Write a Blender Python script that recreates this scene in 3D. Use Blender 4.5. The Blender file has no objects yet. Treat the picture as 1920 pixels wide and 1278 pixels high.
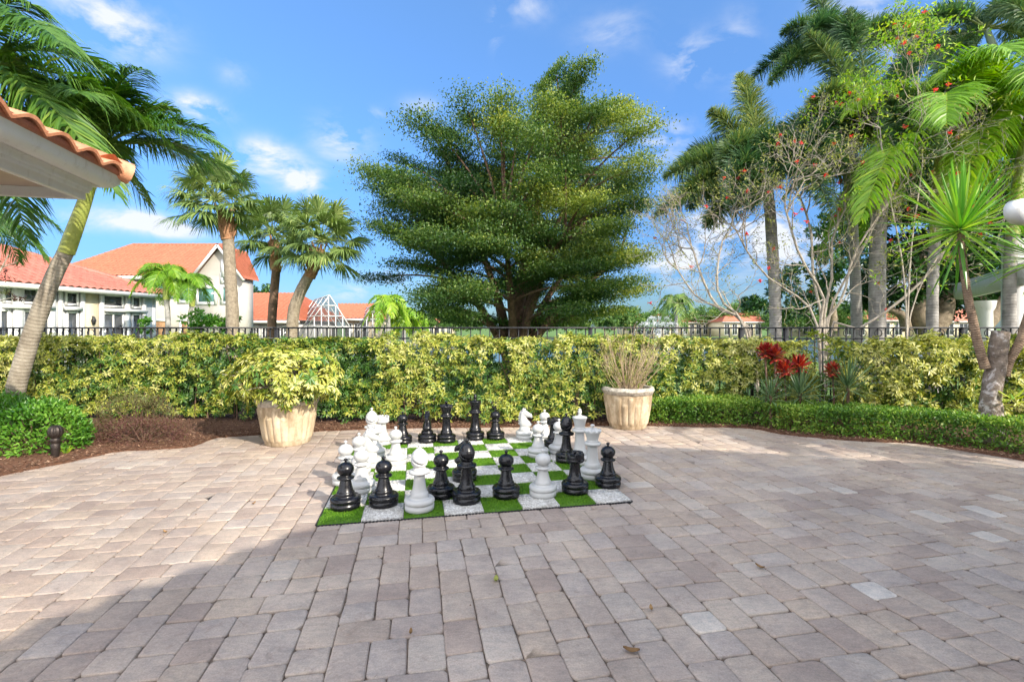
import bpy, math, random
import numpy as np
from mathutils import Vector, Matrix
R = math.radians
rng = np.random.default_rng(7)
random.seed(7)
SC = bpy.context.scene
COL = SC.collection
H, FPX, HZ = 1.43, 909.0, 615.0
UD = np.array([-0.195, 0.981, 0.0]); VD = np.array([0.981, 0.195, 0.0])   # grid axes of the patio
ANG = math.atan2(0.195, 0.981)

def P(px, py, Y):                      # a point of the photograph at the real distance Y
    return np.array([(px - 960) * Y / FPX, Y, H - (py - HZ) * Y / FPX])
def G(px, py, z=0.0):                  # a point of the photograph that lies on the ground
    Y = (H - z) * FPX / (py - HZ)
    return np.array([(px - 960) * Y / FPX, Y, z])
def nrm(a):
    a = np.asarray(a, float)
    return a / (np.linalg.norm(a, axis=-1, keepdims=True) + 1e-9)

# ------------------------------------------------------------------ objects
def tag(o, label=None, cat=None, group=None, kind=None):
    if label: o['label'] = label
    if cat: o['category'] = cat
    if group: o['group'] = group
    if kind: o['kind'] = kind
    return o
def empty(name, loc=(0, 0, 0), rz=0.0):
    o = bpy.data.objects.new(name, None); COL.objects.link(o)
    o.location = tuple(float(v) for v in loc); o.rotation_euler = (0, 0, rz); o.empty_display_size = 0.2
    return o
def thing(name, label, cat, loc=(0, 0, 0), rz=0.0, group=None, kind=None):
    return tag(empty(name, loc, rz), label, cat, group, kind)
def copy_tree(o, parent=None):
    c = o.copy(); COL.objects.link(c); c.parent = parent
    for ch in list(o.children): copy_tree(ch, c)
    return c

class MB:
    """collects geometry for ONE mesh"""
    def __init__(s): s.V = []; s.F4 = []; s.F3 = []; s.T4 = []; s.T3 = []; s.U = []; s.n = 0; s.NG = []; s.TN = []
    def add(s, V, F4=None, F3=None, tone=0.5, uv=None):
        V = np.asarray(V, float).reshape(-1, 3)
        if F4 is not None and len(F4):
            F4 = np.asarray(F4, np.int64).reshape(-1, 4); s.F4.append(F4 + s.n)
            s.T4.append(np.broadcast_to(np.asarray(tone, float), (len(F4),)) if np.ndim(tone) == 0 or len(tone) == len(F4) else np.full(len(F4), .5))
        if F3 is not None and len(F3):
            F3 = np.asarray(F3, np.int64).reshape(-1, 3); s.F3.append(F3 + s.n)
            s.T3.append(np.broadcast_to(np.asarray(tone, float), (len(F3),)) if np.ndim(tone) == 0 or len(tone) == len(F3) else np.full(len(F3), .5))
        s.V.append(V); s.U.append(np.zeros((len(V), 2)) if uv is None else np.asarray(uv, float))
        s.n += len(V)
        return s
    def ngon(s, V, tone=0.5):
        V = np.asarray(V, float); s.NG.append(np.arange(len(V)) + s.n); s.TN.append(tone)
        s.V.append(V); s.U.append(np.zeros((len(V), 2))); s.n += len(V)
    def box(s, c, d, M=None, tone=0.5):
        c = np.asarray(c, float); d = np.asarray(d, float) / 2
        v = np.array([[x, y, z] for x in (-1, 1) for y in (-1, 1) for z in (-1, 1)], float) * d
        if M is not None: v = v @ np.asarray(M).T
        f = [[0, 1, 3, 2], [4, 6, 7, 5], [0, 4, 5, 1], [2, 3, 7, 6], [0, 2, 6, 4], [1, 5, 7, 3]]
        return s.add(v + c, f, tone=tone)
    def bar(s, a, b, w, h, tone=0.5, up=(0, 0, 1)):
        a = np.asarray(a, float); b = np.asarray(b, float); t = nrm(b - a)
        u = np.asarray(up, float)
        if abs(t @ u) > .98: u = np.array([0, 1., 0])
        x = nrm(np.cross(t, u)); y = np.cross(x, t)
        L = np.linalg.norm(b - a)
        return s.box((a + b) / 2, (w, L, h), np.stack([x, t, y], 1), tone)
    def tube(s, pts, rad, n=8, tone=0.5, caps=True, wob=0):
        pts = np.asarray(pts, float); m = len(pts); rad = np.broadcast_to(np.asarray(rad, float), (m,))
        T = np.gradient(pts, axis=0); T = nrm(T)
        ref = np.array([0, 0, 1.]) if abs(nrm(T.mean(0))[2]) < .8 else np.array([1., 0, 0])
        X = nrm(np.cross(T, ref)); Yv = np.cross(T, X)
        a = np.linspace(0, 2 * np.pi, n, endpoint=False)
        rr = rad[:, None, None] * (1 + (wob * rng.normal(size=(m, n, 1)) if wob else 0))
        V = pts[:, None] + rr * (np.cos(a)[None, :, None] * X[:, None] + np.sin(a)[None, :, None] * Yv[:, None])
        i = np.arange(m - 1)[:, None] * n; j = np.arange(n)[None]; k = (j + 1) % n
        F = np.stack([i + j, i + k, i + n + k, i + n + j], -1).reshape(-1, 4)
        uv = np.zeros((m * n, 2)); uv[:, 0] = np.repeat(np.r_[0, np.cumsum(np.linalg.norm(np.diff(pts, axis=0), axis=1))], n)
        s.add(V.reshape(-1, 3), F, tone=tone, uv=uv)
        if caps:
            s.add(np.vstack([V[0], pts[0]]), None, [[(q + 1) % n, q, n] for q in range(n)], tone=tone)
            s.add(np.vstack([V[-1], pts[-1]]), None, [[q, (q + 1) % n, n] for q in range(n)], tone=tone)
        return s
    def lathe(s, prof, n=40, tone=0.5, c=(0, 0, 0), rf=None):
        prof = np.asarray(prof, float); m = len(prof); a = np.linspace(0, 2 * np.pi, n, endpoint=False)
        r = prof[:, 0][:, None] * np.ones(n)[None]
        z = prof[:, 1][:, None] * np.ones(n)[None]
        if rf is not None: r, z = rf(r, z, a[None])
        V = np.stack([r * np.cos(a), r * np.sin(a), z], -1) + np.asarray(c, float)
        i = np.arange(m - 1)[:, None] * n; j = np.arange(n)[None]; k = (j + 1) % n
        F = np.stack([i + j, i + k, i + n + k, i + n + j], -1).reshape(-1, 4)
        return s.add(V.reshape(-1, 3), F, tone=tone)
    def build(s, name, mat, parent=None, smooth=False, loc=None):
        V = np.concatenate(s.V); me = bpy.data.meshes.new(name)
        if loc is not None: V = V - np.asarray(loc, float)
        F4 = np.concatenate(s.F4) if s.F4 else np.zeros((0, 4), np.int64)
        F3 = np.concatenate(s.F3) if s.F3 else np.zeros((0, 3), np.int64)
        T = np.concatenate([np.concatenate(s.T4) if s.T4 else np.zeros(0), np.concatenate(s.T3) if s.T3 else np.zeros(0), np.array(s.TN, float)])
        loops = np.concatenate([F4.ravel(), F3.ravel()] + [g for g in s.NG]).astype(np.int32)
        tot = np.concatenate([np.full(len(F4), 4), np.full(len(F3), 3), np.array([len(g) for g in s.NG], int)]).astype(np.int32)
        start = np.concatenate([[0], np.cumsum(tot)[:-1]]).astype(np.int32)
        me.vertices.add(len(V)); me.vertices.foreach_set('co', V.astype(np.float32).ravel())
        me.loops.add(len(loops)); me.loops.foreach_set('vertex_index', loops)
        me.polygons.add(len(tot)); me.polygons.foreach_set('loop_start', start); me.polygons.foreach_set('loop_total', tot)
        if smooth: me.polygons.foreach_set('use_smooth', np.ones(len(tot), bool))
        uvl = me.uv_layers.new(name='UVMap')
        U = np.concatenate(s.U); uvl.data.foreach_set('uv', U[loops].astype(np.float32).ravel())
        at = me.attributes.new('tone', 'FLOAT', 'FACE'); at.data.foreach_set('value', T.astype(np.float32))
        me.update(calc_edges=True)
        ms = mat if isinstance(mat, (list, tuple)) else [mat]
        for m_ in ms: me.materials.append(m_)
        o = bpy.data.objects.new(name, me); COL.objects.link(o)
        if loc is not None: o.location = tuple(float(v) for v in loc)
        if parent is not None: o.parent = parent
        return o

def rel(parent, pts):
    return np.asarray(pts, float) - np.array(parent.location)

# ------------------------------------------------------------------ materials
def _m(name):
    m = bpy.data.materials.new(name); m.use_nodes = True; nt = m.node_tree
    return m, nt, nt.nodes, nt.links, nt.nodes['Principled BSDF']
def ramp(n, l, src, stops, interp='LINEAR'):
    r = n.new('ShaderNodeValToRGB'); cr = r.color_ramp; cr.interpolation = interp
    while len(cr.elements) > 1: cr.elements.remove(cr.elements[-1])
    cr.elements[0].position = stops[0][0]; cr.elements[0].color = (*stops[0][1], 1)
    for p, c in stops[1:]:
        e = cr.elements.new(p); e.color = (*c, 1)
    l.new(src, r.inputs[0]); return r.outputs[0]
def noise(n, l, scale, detail=4, vec=None, rough=.55, dist=0):
    t = n.new('ShaderNodeTexNoise'); t.inputs['Scale'].default_value = scale; t.inputs['Detail'].default_value = detail
    t.inputs['Roughness'].default_value = rough; t.inputs['Distortion'].default_value = dist
    if vec is not None: l.new(vec, t.inputs['Vector'])
    return t.outputs['Fac']
def mix(n, l, a, b, fac, mode='MIX'):
    t = n.new('ShaderNodeMix'); t.data_type = 'RGBA'; t.blend_type = mode
    for s_, v in ((6, a), (7, b), (0, fac)):
        if hasattr(v, 'default_value') or isinstance(v, bpy.types.NodeSocket): l.new(v, t.inputs[s_])
        elif isinstance(v, tuple): t.inputs[s_].default_value = (*v, 1)
        else: t.inputs[s_].default_value = v
    return t.outputs[2]
def bump(n, l, src, strength=.3, dist=.01):
    b = n.new('ShaderNodeBump'); b.inputs['Strength'].default_value = strength; b.inputs['Distance'].default_value = dist
    l.new(src, b.inputs['Height']); return b.outputs[0]
def objco(n, scale=None):
    t = n.new('ShaderNodeTexCoord'); return t.outputs['Object']
def mapped(n, l, scale, src=None):
    t = n.new('ShaderNodeMapping'); t.inputs['Scale'].default_value = scale
    l.new(src if src is not None else objco(n), t.inputs[0]); return t.outputs[0]
def attr(n, name='tone'):
    a = n.new('ShaderNodeAttribute'); a.attribute_name = name; return a.outputs['Fac']

def mat_plain(name, c, rough=.6, var=.15, scale=8, bmp=0.0, bscale=60, metal=0, spec=.5, coat=0):
    m, nt, n, l, b = _m(name)
    f = noise(n, l, scale, 5, objco(n))
    lo = tuple(max(0, x * (1 - var)) for x in c); hi = tuple(min(1, x * (1 + var)) for x in c)
    l.new(ramp(n, l, f, [(.3, lo), (.7, hi)]), b.inputs['Base Color'])
    b.inputs['Roughness'].default_value = rough; b.inputs['Metallic'].default_value = metal
    b.inputs['Specular IOR Level'].default_value = spec; b.inputs['Coat Weight'].default_value = coat
    if bmp: l.new(bump(n, l, noise(n, l, bscale, 4, objco(n)), bmp), b.inputs['Normal'])
    return m
def mat_leaf(name, stops, rough=.42, trans=.3, vari=None, spec=.4):
    m, nt, n, l, b = _m(name)
    t = attr(n)
    c = ramp(n, l, t, stops)
    if vari is not None:                 # variegated: yellow margins round an irregular green heart
        uv = n.new('ShaderNodeTexCoord').outputs['UV']
        sep = n.new('ShaderNodeSeparateXYZ'); l.new(uv, sep.inputs[0])
        ab = n.new('ShaderNodeMath'); ab.operation = 'ABSOLUTE'; l.new(sep.outputs[1], ab.inputs[0])
        nz = noise(n, l, 30, 2, objco(n))
        ad = n.new('ShaderNodeMath'); ad.operation = 'MULTIPLY_ADD'; l.new(nz, ad.inputs[0]); ad.inputs[1].default_value = .5; l.new(ab.outputs[0], ad.inputs[2])
        mr = n.new('ShaderNodeMapRange'); l.new(ad.outputs[0], mr.inputs[0]); mr.inputs[1].default_value = .26; mr.inputs[2].default_value = .42
        c = mix(n, l, (.045, .12, .02), c, mr.outputs[0])
        # some leaves wholly green (low tone)
        g = n.new('ShaderNodeMapRange'); l.new(t, g.inputs[0]); g.inputs[1].default_value = .30; g.inputs[2].default_value = .42
        cg = ramp(n, l, t, vari)
        c = mix(n, l, cg, c, g.outputs[0])
    l.new(c, b.inputs['Base Color']); b.inputs['Roughness'].default_value = rough; b.inputs['Specular IOR Level'].default_value = spec
    tr = n.new('ShaderNodeBsdfTranslucent')
    ct = mix(n, l, c, (1.0, 1.0, .35), .35, 'MULTIPLY'); 
    hs = n.new('ShaderNodeHueSaturation'); hs.inputs['Value'].default_value = 1.7; hs.inputs['Saturation'].default_value = 1.1; l.new(ct, hs.inputs['Color'])
    l.new(hs.outputs[0], tr.inputs[0])
    mx = n.new('ShaderNodeMixShader'); mx.inputs[0].default_value = trans
    l.new(b.outputs[0], mx.inputs[1]); l.new(tr.outputs[0], mx.inputs[2])
    l.new(mx.outputs[0], n['Material Output'].inputs[0])
    return m
def mat_bark(name, c1, c2, ring=None, rough=.85, sc=6, bmp=.6):
    m, nt, n, l, b = _m(name)
    oc = objco(n)
    f = noise(n, l, sc, 6, oc, .65)
    col = ramp(n, l, f, [(.3, c1), (.7, c2)])
    hgt = noise(n, l, 40, 4, oc)
    if ring:
        uv = n.new('ShaderNodeTexCoord').outputs['UV']
        w = n.new('ShaderNodeTexWave'); w.inputs['Scale'].default_value = ring; w.inputs['Distortion'].default_value = 1.6; w.inputs['Detail'].default_value = 4; w.inputs['Detail Scale'].default_value = 2.2; w.inputs['Detail Roughness'].default_value = .7
        l.new(uv, w.inputs[0])
        r = ramp(n, l, w.outputs['Fac'], [(.0, (.74, .72, .70)), (.22, (1, 1, 1)), (1, (.93, .93, .93))])
        col = mix(n, l, col, r, .8, 'MULTIPLY'); hgt = mix(n, l, w.outputs['Fac'], hgt, .45)
    l.new(col, b.inputs['Base Color']); b.inputs['Roughness'].default_value = rough
    l.new(bump(n, l, hgt, bmp, .02), b.inputs['Normal'])
    return m

YEL = [(0, (.24, .30, .03)), (.42, (.26, .33, .04)), (.6, (.42, .44, .06)), (.8, (.58, .56, .11)), (1, (.76, .72, .28))]
GRN = [(0, (.03, .085, .012)), (.3, (.075, .18, .028)), (1, (.11, .24, .04))]
M = {}
M['varie'] = mat_leaf('schefflera_leaf', YEL, .36, .14, GRN)
M['box'] = mat_leaf('boxwood_leaf', [(0, (.035, .10, .015)), (.5, (.12, .26, .035)), (1, (.38, .50, .09))], .4, .25)
M['glossy'] = mat_leaf('glossy_shrub_leaf', [(0, (.02, .09, .012)), (.5, (.09, .24, .025)), (1, (.24, .42, .06))], .3, .22)
M['loro'] = mat_leaf('purple_shrub_leaf', [(0, (.10, .03, .035)), (.35, (.17, .08, .065)), (.6, (.14, .14, .05)), (1, (.20, .25, .07))], .5, .25)
M['bigtree'] = mat_leaf('olive_tree_leaf', [(0, (.015, .05, .014)), (.45, (.07, .14, .03)), (.8, (.19, .26, .05)), (1, (.38, .42, .08))], .5, .3)
M['ficus'] = mat_leaf('ficus_leaf', [(0, (.012, .04, .01)), (.6, (.03, .09, .018)), (1, (.09, .19, .03))], .3, .15)
M['palm'] = mat_leaf('feather_palm_leaf', [(0, (.03, .09, .015)), (.5, (.07, .17, .025)), (.85, (.16, .28, .04)), (1, (.34, .36, .06))], .4, .28)
M['foxtail'] = mat_leaf('foxtail_palm_leaf', [(0, (.02, .065, .035)), (.4, (.06, .135, .055)), (.7, (.15, .22, .07)), (1, (.44, .44, .11))], .45, .25)
M['lime'] = mat_leaf('bright_palm_leaf', [(0, (.08, .2, .015)), (.5, (.20, .38, .03)), (1, (.44, .52, .05))], .4, .35)
M['fan'] = mat_leaf('fan_palm_leaf', [(0, (.07, .13, .04)), (.5, (.21, .30, .09)), (.85, (.42, .47, .17)), (1, (.60, .56, .28))], .45, .25)
M['sword'] = mat_leaf('sword_leaf', [(0, (.07, .22, .03)), (.5, (.15, .36, .05)), (1, (.38, .50, .09))], .35, .28)
M['agave'] = mat_leaf('grey_sword_leaf', [(0, (.05, .11, .05)), (.5, (.11, .2, .09)), (1, (.25, .34, .16))], .4, .15)
M['red'] = mat_leaf('red_leaf', [(0, (.07, .008, .02)), (.5, (.32, .03, .028)), (1, (.60, .14, .07))], .35, .25)
M['flower'] = mat_leaf('red_petal', [(0, (.6, .03, .04)), (1, (.85, .12, .10))], .5, .3)
M['farleaf'] = mat_leaf('far_leaf', [(0, (.05, .12, .03)), (.5, (.11, .21, .045)), (1, (.26, .34, .08))], .6, .25)
M['dry'] = mat_leaf('dry_leaf', [(0, (.16, .08, .03)), (1, (.45, .30, .14))], .8, .1)
M['wilt'] = mat_leaf('twiggy_plant_leaf', [(0, (.12, .17, .03)), (1, (.36, .38, .10))], .6, .25)
M['trunk_left'] = mat_bark('ringed_palm_bark', (.20, .165, .12), (.44, .39, .31), ring=6.5, bmp=.30)
M['trunk_fox'] = mat_bark('grey_palm_bark', (.20, .19, .18), (.50, .48, .45), ring=6.0, bmp=.28)
M['shaft'] = mat_bark('crownshaft_skin', (.20, .27, .05), (.42, .44, .10), rough=.4, sc=3, bmp=.03)
M['shaft_grey'] = mat_bark('grey_crownshaft_skin', (.28, .38, .28), (.40, .48, .38), rough=.45, sc=3, bmp=.03)
M['sabal'] = mat_bark('fan_palm_bark', (.17, .13, .09), (.38, .32, .24), sc=14, bmp=.7)
M['boots'] = mat_bark('palm_boot_fibre', (.20, .09, .04), (.45, .24, .13), sc=20, bmp=.8)
M['bark_dark'] = mat_bark('dark_bark', (.07, .045, .03), (.22, .13, .085), sc=10, bmp=.7)
M['bark_grey'] = mat_bark('pale_twig_bark', (.26, .22, .17), (.56, .50, .42), sc=12, bmp=.4)
M['straw'] = mat_bark('straw_twig', (.34, .22, .13), (.62, .50, .34), sc=6, bmp=.1)
M['bark_ficus'] = mat_bark('ficus_bark', (.12, .09, .06), (.34, .27, .19), sc=8, bmp=.5)
M['bark_drac'] = mat_bark('rough_cane_bark', (.14, .09, .06), (.40, .28, .19), ring=11.0, sc=12, bmp=.5)
def mat_lichen():
    m, nt, n, l, b = _m('lichen_bark')
    oc = objco(n)
    base = ramp(n, l, noise(n, l, 12, 6, oc, .7), [(.3, (.10, .075, .06)), (.7, (.30, .24, .19))])
    mk_ = ramp(n, l, noise(n, l, 9, 8, oc, .7, .6), [(.52, (0, 0, 0)), (.6, (1, 1, 1))])
    l.new(mix(n, l, base, (.52, .47, .44), mk_), b.inputs['Base Color']); b.inputs['Roughness'].default_value = .9
    l.new(bump(n, l, noise(n, l, 25, 6, oc), 1, .02), b.inputs['Normal']); return m
M['lichen'] = mat_lichen()

def mat_paver():
    m, nt, n, l, b = _m('tumbled_paver')
    t = attr(n); oc = objco(n)
    c = ramp(n, l, t, [(0, (.365, .305, .265)), (.12, (.41, .345, .30)), (.3, (.465, .395, .325)), (.5, (.43, .375, .335)), (.68, (.485, .42, .355)), (.8, (.44, .395, .36)), (.93, (.51, .46, .40)), (1, (.60, .58, .54))])
    n1 = ramp(n, l, noise(n, l, 3.2, 5, oc), [(.3, (.84, .81, .81)), (.7, (1.1, 1.08, 1.06))])
    c = mix(n, l, c, n1, 1.0, 'MULTIPLY')
    n2 = ramp(n, l, noise(n, l, 130, 5, oc, .7), [(.3, (.78, .78, .78)), (.65, (1.12, 1.12, 1.12))])
    c = mix(n, l, c, n2, 1.0, 'MULTIPLY')
    n4 = ramp(n, l, noise(n, l, 14, 6, mapped(n, l, (1, 2.4, 1), oc), .6, 1.2), [(.35, (.80, .82, .84)), (.6, (1.08, 1.04, 1.02))])
    c = mix(n, l, c, n4, .75, 'MULTIPLY')
    # dark stained pits
    blot = ramp(n, l, noise(n, l, .9, 8, oc, .65), [(.33, (.80, .79, .80)), (.60, (1.09, 1.06, 1.02))]); c = mix(n, l, c, blot, 1.0, 'MULTIPLY')
    edge = ramp(n, l, noise(n, l, 7, 6, oc, .75, 1.5), [(.30, (.62, .58, .55)), (.44, (1, 1, 1))]); c = mix(n, l, c, edge, .55, 'MULTIPLY')
    pits = ramp(n, l, noise(n, l, 55, 3, oc), [(.22, (.4, .4, .4)), (.33, (1, 1, 1))])
    c = mix(n, l, c, pits, .8, 'MULTIPLY')
    l.new(c, b.inputs['Base Color']); b.inputs['Roughness'].default_value = .78; b.inputs['Specular IOR Level'].default_value = .35
    h = mix(n, l, noise(n, l, 220, 4, oc, .7), noise(n, l, 22, 5, oc), .5)
    l.new(bump(n, l, h, .55, .006), b.inputs['Normal'])
    return m
M['paver'] = mat_paver()
M['joint'] = mat_plain('joint_sand', (.16, .12, .09), .95, .5, 30, .5, 200)
def mat_ground(name, stops, scale, bs=.6):
    m, nt, n, l, b = _m(name); oc = objco(n)
    l.new(ramp(n, l, noise(n, l, scale, 8, oc, .7), stops), b.inputs['Base Color']); b.inputs['Roughness'].default_value = .95
    l.new(bump(n, l, noise(n, l, scale * 5, 6, oc), bs, .02), b.inputs['Normal']); return m
M['lawn'] = mat_ground('lawn_grass', [(.3, (.06, .13, .02)), (.7, (.14, .24, .04))], 3)
M['mulchbase'] = mat_ground('mulch_base', [(.3, (.06, .028, .016)), (.7, (.19, .09, .05))], 30)
M['mulch'] = mat_leaf('bark_chip', [(0, (.075, .037, .022)), (.6, (.20, .105, .062)), (1, (.40, .26, .17))], .9, .0)
def mat_water():
    m, nt, n, l, b = _m('lake_water')
    b.inputs['Base Color'].default_value = (.05, .10, .12, 1); b.inputs['Roughness'].default_value = .08; b.inputs['IOR'].default_value = 1.33
    l.new(bump(n, l, noise(n, l, 1.2, 4, mapped(n, l, (1, 3, 1))), .25, .2), b.inputs['Normal']); return m
M['water'] = mat_water()
def mat_black():
    m, nt, n, l, b = _m('black_plastic'); oc = objco(n)
    d = ramp(n, l, noise(n, l, 22, 8, oc, .75, .6), [(.42, (.0045, .0045, .007)), (.75, (.010, .010, .012))]); l.new(d, b.inputs['Base Color'])
    r_ = n.new('ShaderNodeMapRange'); l.new(noise(n, l, 35, 6, oc, .7), r_.inputs[0]); r_.inputs[1].default_value = .3; r_.inputs[2].default_value = .75; r_.inputs[3].default_value = .20; r_.inputs[4].default_value = .38
    l.new(r_.outputs[0], b.inputs['Roughness']); b.inputs['Specular IOR Level'].default_value = .5; l.new(bump(n, l, noise(n, l, 400, 3, oc), .04, .003), b.inputs['Normal']); return m
M['black'] = mat_black()
def mat_white():
    m, nt, n, l, b = _m('white_plastic'); oc = objco(n)
    c = ramp(n, l, noise(n, l, 14, 6, oc, .6), [(.3, (.515, .515, .495)), (.6, (.55, .55, .54))])
    d = ramp(n, l, noise(n, l, 60, 6, oc, .75), [(.24, (.55, .52, .44)), (.36, (1, 1, 1))])
    l.new(mix(n, l, c, d, .6, 'MULTIPLY'), b.inputs['Base Color']); b.inputs['Roughness'].default_value = .38
    l.new(bump(n, l, noise(n, l, 300, 3, oc), .04, .003), b.inputs['Normal'])
    return m
M['white'] = mat_white()
M['turfbase'] = mat_ground('turf_backing', [(.3, (.04, .10, .012)), (.7, (.08, .18, .02))], 60)
M['turf'] = mat_leaf('turf_blade', [(0, (.06, .17, .012)), (.5, (.13, .30, .02)), (1, (.28, .48, .05))], .5, .3)
M['tray'] = mat_plain('black_tray', (.02, .02, .022), .6, .3, 30, .1)
def mat_pebble():
    m, nt, n, l, b = _m('pebble_tile'); oc = objco(n)
    v = n.new('ShaderNodeTexVoronoi'); v.inputs['Scale'].default_value = 55; l.new(oc, v.inputs[0])
    v2 = n.new('ShaderNodeTexVoronoi'); v2.feature = 'DISTANCE_TO_EDGE'; v2.inputs['Scale'].default_value = 55; l.new(oc, v2.inputs[0])
    bw = n.new('ShaderNodeRGBToBW'); l.new(v.outputs['Color'], bw.inputs[0])
    c = ramp(n, l, bw.outputs[0], [(.1, (.55, .53, .50)), (.5, (.74, .73, .70)), (.9, (.84, .83, .80))])
    e = ramp(n, l, v2.outputs['Distance'], [(0, (.45, .43, .40)), (.09, (1, 1, 1))])
    c = mix(n, l, c, e, .85, 'MULTIPLY')
    d = ramp(n, l, noise(n, l, 9, 6, oc, .7), [(.32, (.62, .59, .53)), (.55, (1, 1, 1))])
    c = mix(n, l, c, d, .6, 'MULTIPLY')
    l.new(c, b.inputs['Base Color']); b.inputs['Roughness'].default_value = .8
    l.new(bump(n, l, v2.outputs['Distance'], .7, .02), b.inputs['Normal']); return m
M['pebble'] = mat_pebble()
def mat_pot():
    m, nt, n, l, b = _m('cast_stone_pot'); oc = objco(n)
    c = ramp(n, l, noise(n, l, 5, 7, oc, .65), [(.3, (.50, .38, .24)), (.55, (.64, .52, .36)), (.75, (.74, .64, .48))])
    st = ramp(n, l, noise(n, l, 10, 6, mapped(n, l, (1, 1, .18), oc), .7), [(.36, (.46, .40, .32)), (.58, (1, 1, 1))])
    c = mix(n, l, c, st, .8, 'MULTIPLY'); gr = ramp(n, l, noise(n, l, 26, 7, oc, .75), [(.34, (.6, .56, .48)), (.48, (1, 1, 1))]); c = mix(n, l, c, gr, .5, 'MULTIPLY')
    l.new(c, b.inputs['Base Color']); b.inputs['Roughness'].default_value = .85
    l.new(bump(n, l, noise(n, l, 70, 5, oc, .7), .5, .006), b.inputs['Normal']); return m
M['pot'] = mat_pot()
def mat_rim():
    m, nt, n, l, b = _m('weathered_pot_rim'); oc = objco(n)
    c = ramp(n, l, noise(n, l, 22, 8, oc, .75), [(.35, (.22, .20, .17)), (.5, (.50, .45, .37)), (.7, (.66, .60, .50))])
    l.new(c, b.inputs['Base Color']); b.inputs['Roughness'].default_value = .95
    l.new(bump(n, l, noise(n, l, 60, 6, oc, .7), .9, .01), b.inputs['Normal']); return m
M['rim'] = mat_rim()
M['soil'] = mat_ground('pot_soil', [(.3, (.03, .02, .012)), (.7, (.10, .06, .04))], 40)
M['iron'] = mat_plain('black_iron', (.018, .019, .022), .45, .4, 20, .1, 200, spec=.5)
M['bronze'] = mat_plain('dark_bronze', (.05, .04, .035), .45, .4, 40, .2, 120, metal=.6)
def mat_tile(name, stops):
    m, nt, n, l, b = _m(name); oc = objco(n)
    c = ramp(n, l, noise(n, l, 2.2, 6, oc, .7), stops)
    s = ramp(n, l, noise(n, l, 25, 5, oc, .7), [(.3, (.72, .70, .70)), (.6, (1.08, 1.06, 1.04))])
    l.new(mix(n, l, c, s, 1, 'MULTIPLY'), b.inputs['Base Color']); b.inputs['Roughness'].default_value = .6
    l.new(bump(n, l, noise(n, l, 60, 4, oc), .2, .01), b.inputs['Normal']); return m
M['tile_near'] = mat_tile('terracotta_tile', [(.3, (.52, .20, .10)), (.5, (.64, .27, .14)), (.7, (.72, .38, .22))])
M['tile_dark'] = mat_tile('mortared_tile', [(.3, (.30, .10, .06)), (.7, (.45, .17, .10))])
M['tile_pink'] = mat_tile('pink_roof_tile', [(.3, (.42, .12, .085)), (.7, (.53, .20, .15))])
M['tile_orange'] = mat_tile('orange_roof_tile', [(.3, (.41, .115, .06)), (.7, (.53, .175, .095))])
def mat_paint(name, c):
    m, nt, n, l, b = _m(name); oc = objco(n)
    a_ = ramp(n, l, noise(n, l, 3, 6, oc, .7), [(.3, tuple(x * .92 for x in c)), (.7, c)])
    d = ramp(n, l, noise(n, l, 6, 8, mapped(n, l, (3, 3, .6), oc), .75), [(.30, (.66, .60, .52)), (.46, (1, 1, 1))])
    l.new(mix(n, l, a_, d, .55, 'MULTIPLY'), b.inputs['Base Color']); b.inputs['Roughness'].default_value = .5
    l.new(bump(n, l, noise(n, l, 40, 5, oc), .08, .01), b.inputs['Normal']); return m
M['paint'] = mat_paint('white_paint', (.74, .74, .73))
M['fascia'] = mat_paint('grey_white_paint', (.70, .68, .66))
M['soffit'] = mat_plain('soffit_stucco', (.62, .50, .40), .8, .08, 4, .2, 90)
M['cream'] = mat_plain('cream_stucco', (.70, .60, .42), .85, .06, 2, .2, 60)
M['beige'] = mat_plain('beige_stucco', (.47, .44, .39), .85, .06, 2, .2, 60)
M['greywall'] = mat_plain('pale_wall_stucco', (.58, .56, .54), .85, .06, 2)
M['umber'] = mat_plain('shade_house_stucco', (.68, .62, .52), .85, .06, 2)
def mat_glass(name, c, rough=.08):
    m, nt, n, l, b = _m(name)
    l.new(ramp(n, l, noise(n, l, 1.5, 3, objco(n)), [(.35, tuple(x * .6 for x in c)), (.65, c)]), b.inputs['Base Color'])
    b.inputs['Roughness'].default_value = rough; b.inputs['Specular IOR Level'].default_value = .8; return m
M['glass'] = mat_glass('dark_window_glass', (.07, .08, .09))
M['teal'] = mat_glass('teal_shade_glass', (.16, .38, .36), .2)
def mat_screen():
    m, nt, n, l, b = _m('insect_screen')
    b.inputs['Base Color'].default_value = (.10, .11, .12, 1); b.inputs['Roughness'].default_value = .7
    tr = n.new('ShaderNodeBsdfTransparent'); mx = n.new('ShaderNodeMixShader'); mx.inputs[0].default_value = .35
    l.new(tr.outputs[0], mx.inputs[1]); l.new(b.outputs[0], mx.inputs[2]); l.new(mx.outputs[0], n['Material Output'].inputs[0]); return m
M['screen'] = mat_screen()
def mat_spray():
    m, nt, n, l, b = _m('water_spray')
    b.inputs['Base Color'].default_value = (.9, .93, .95, 1); b.inputs['Roughness'].default_value = .3
    return m
M['spray'] = mat_spray()
M['wicker'] = mat_plain('weathered_shutter', (.30, .17, .08), .8, .3, 8)

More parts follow.
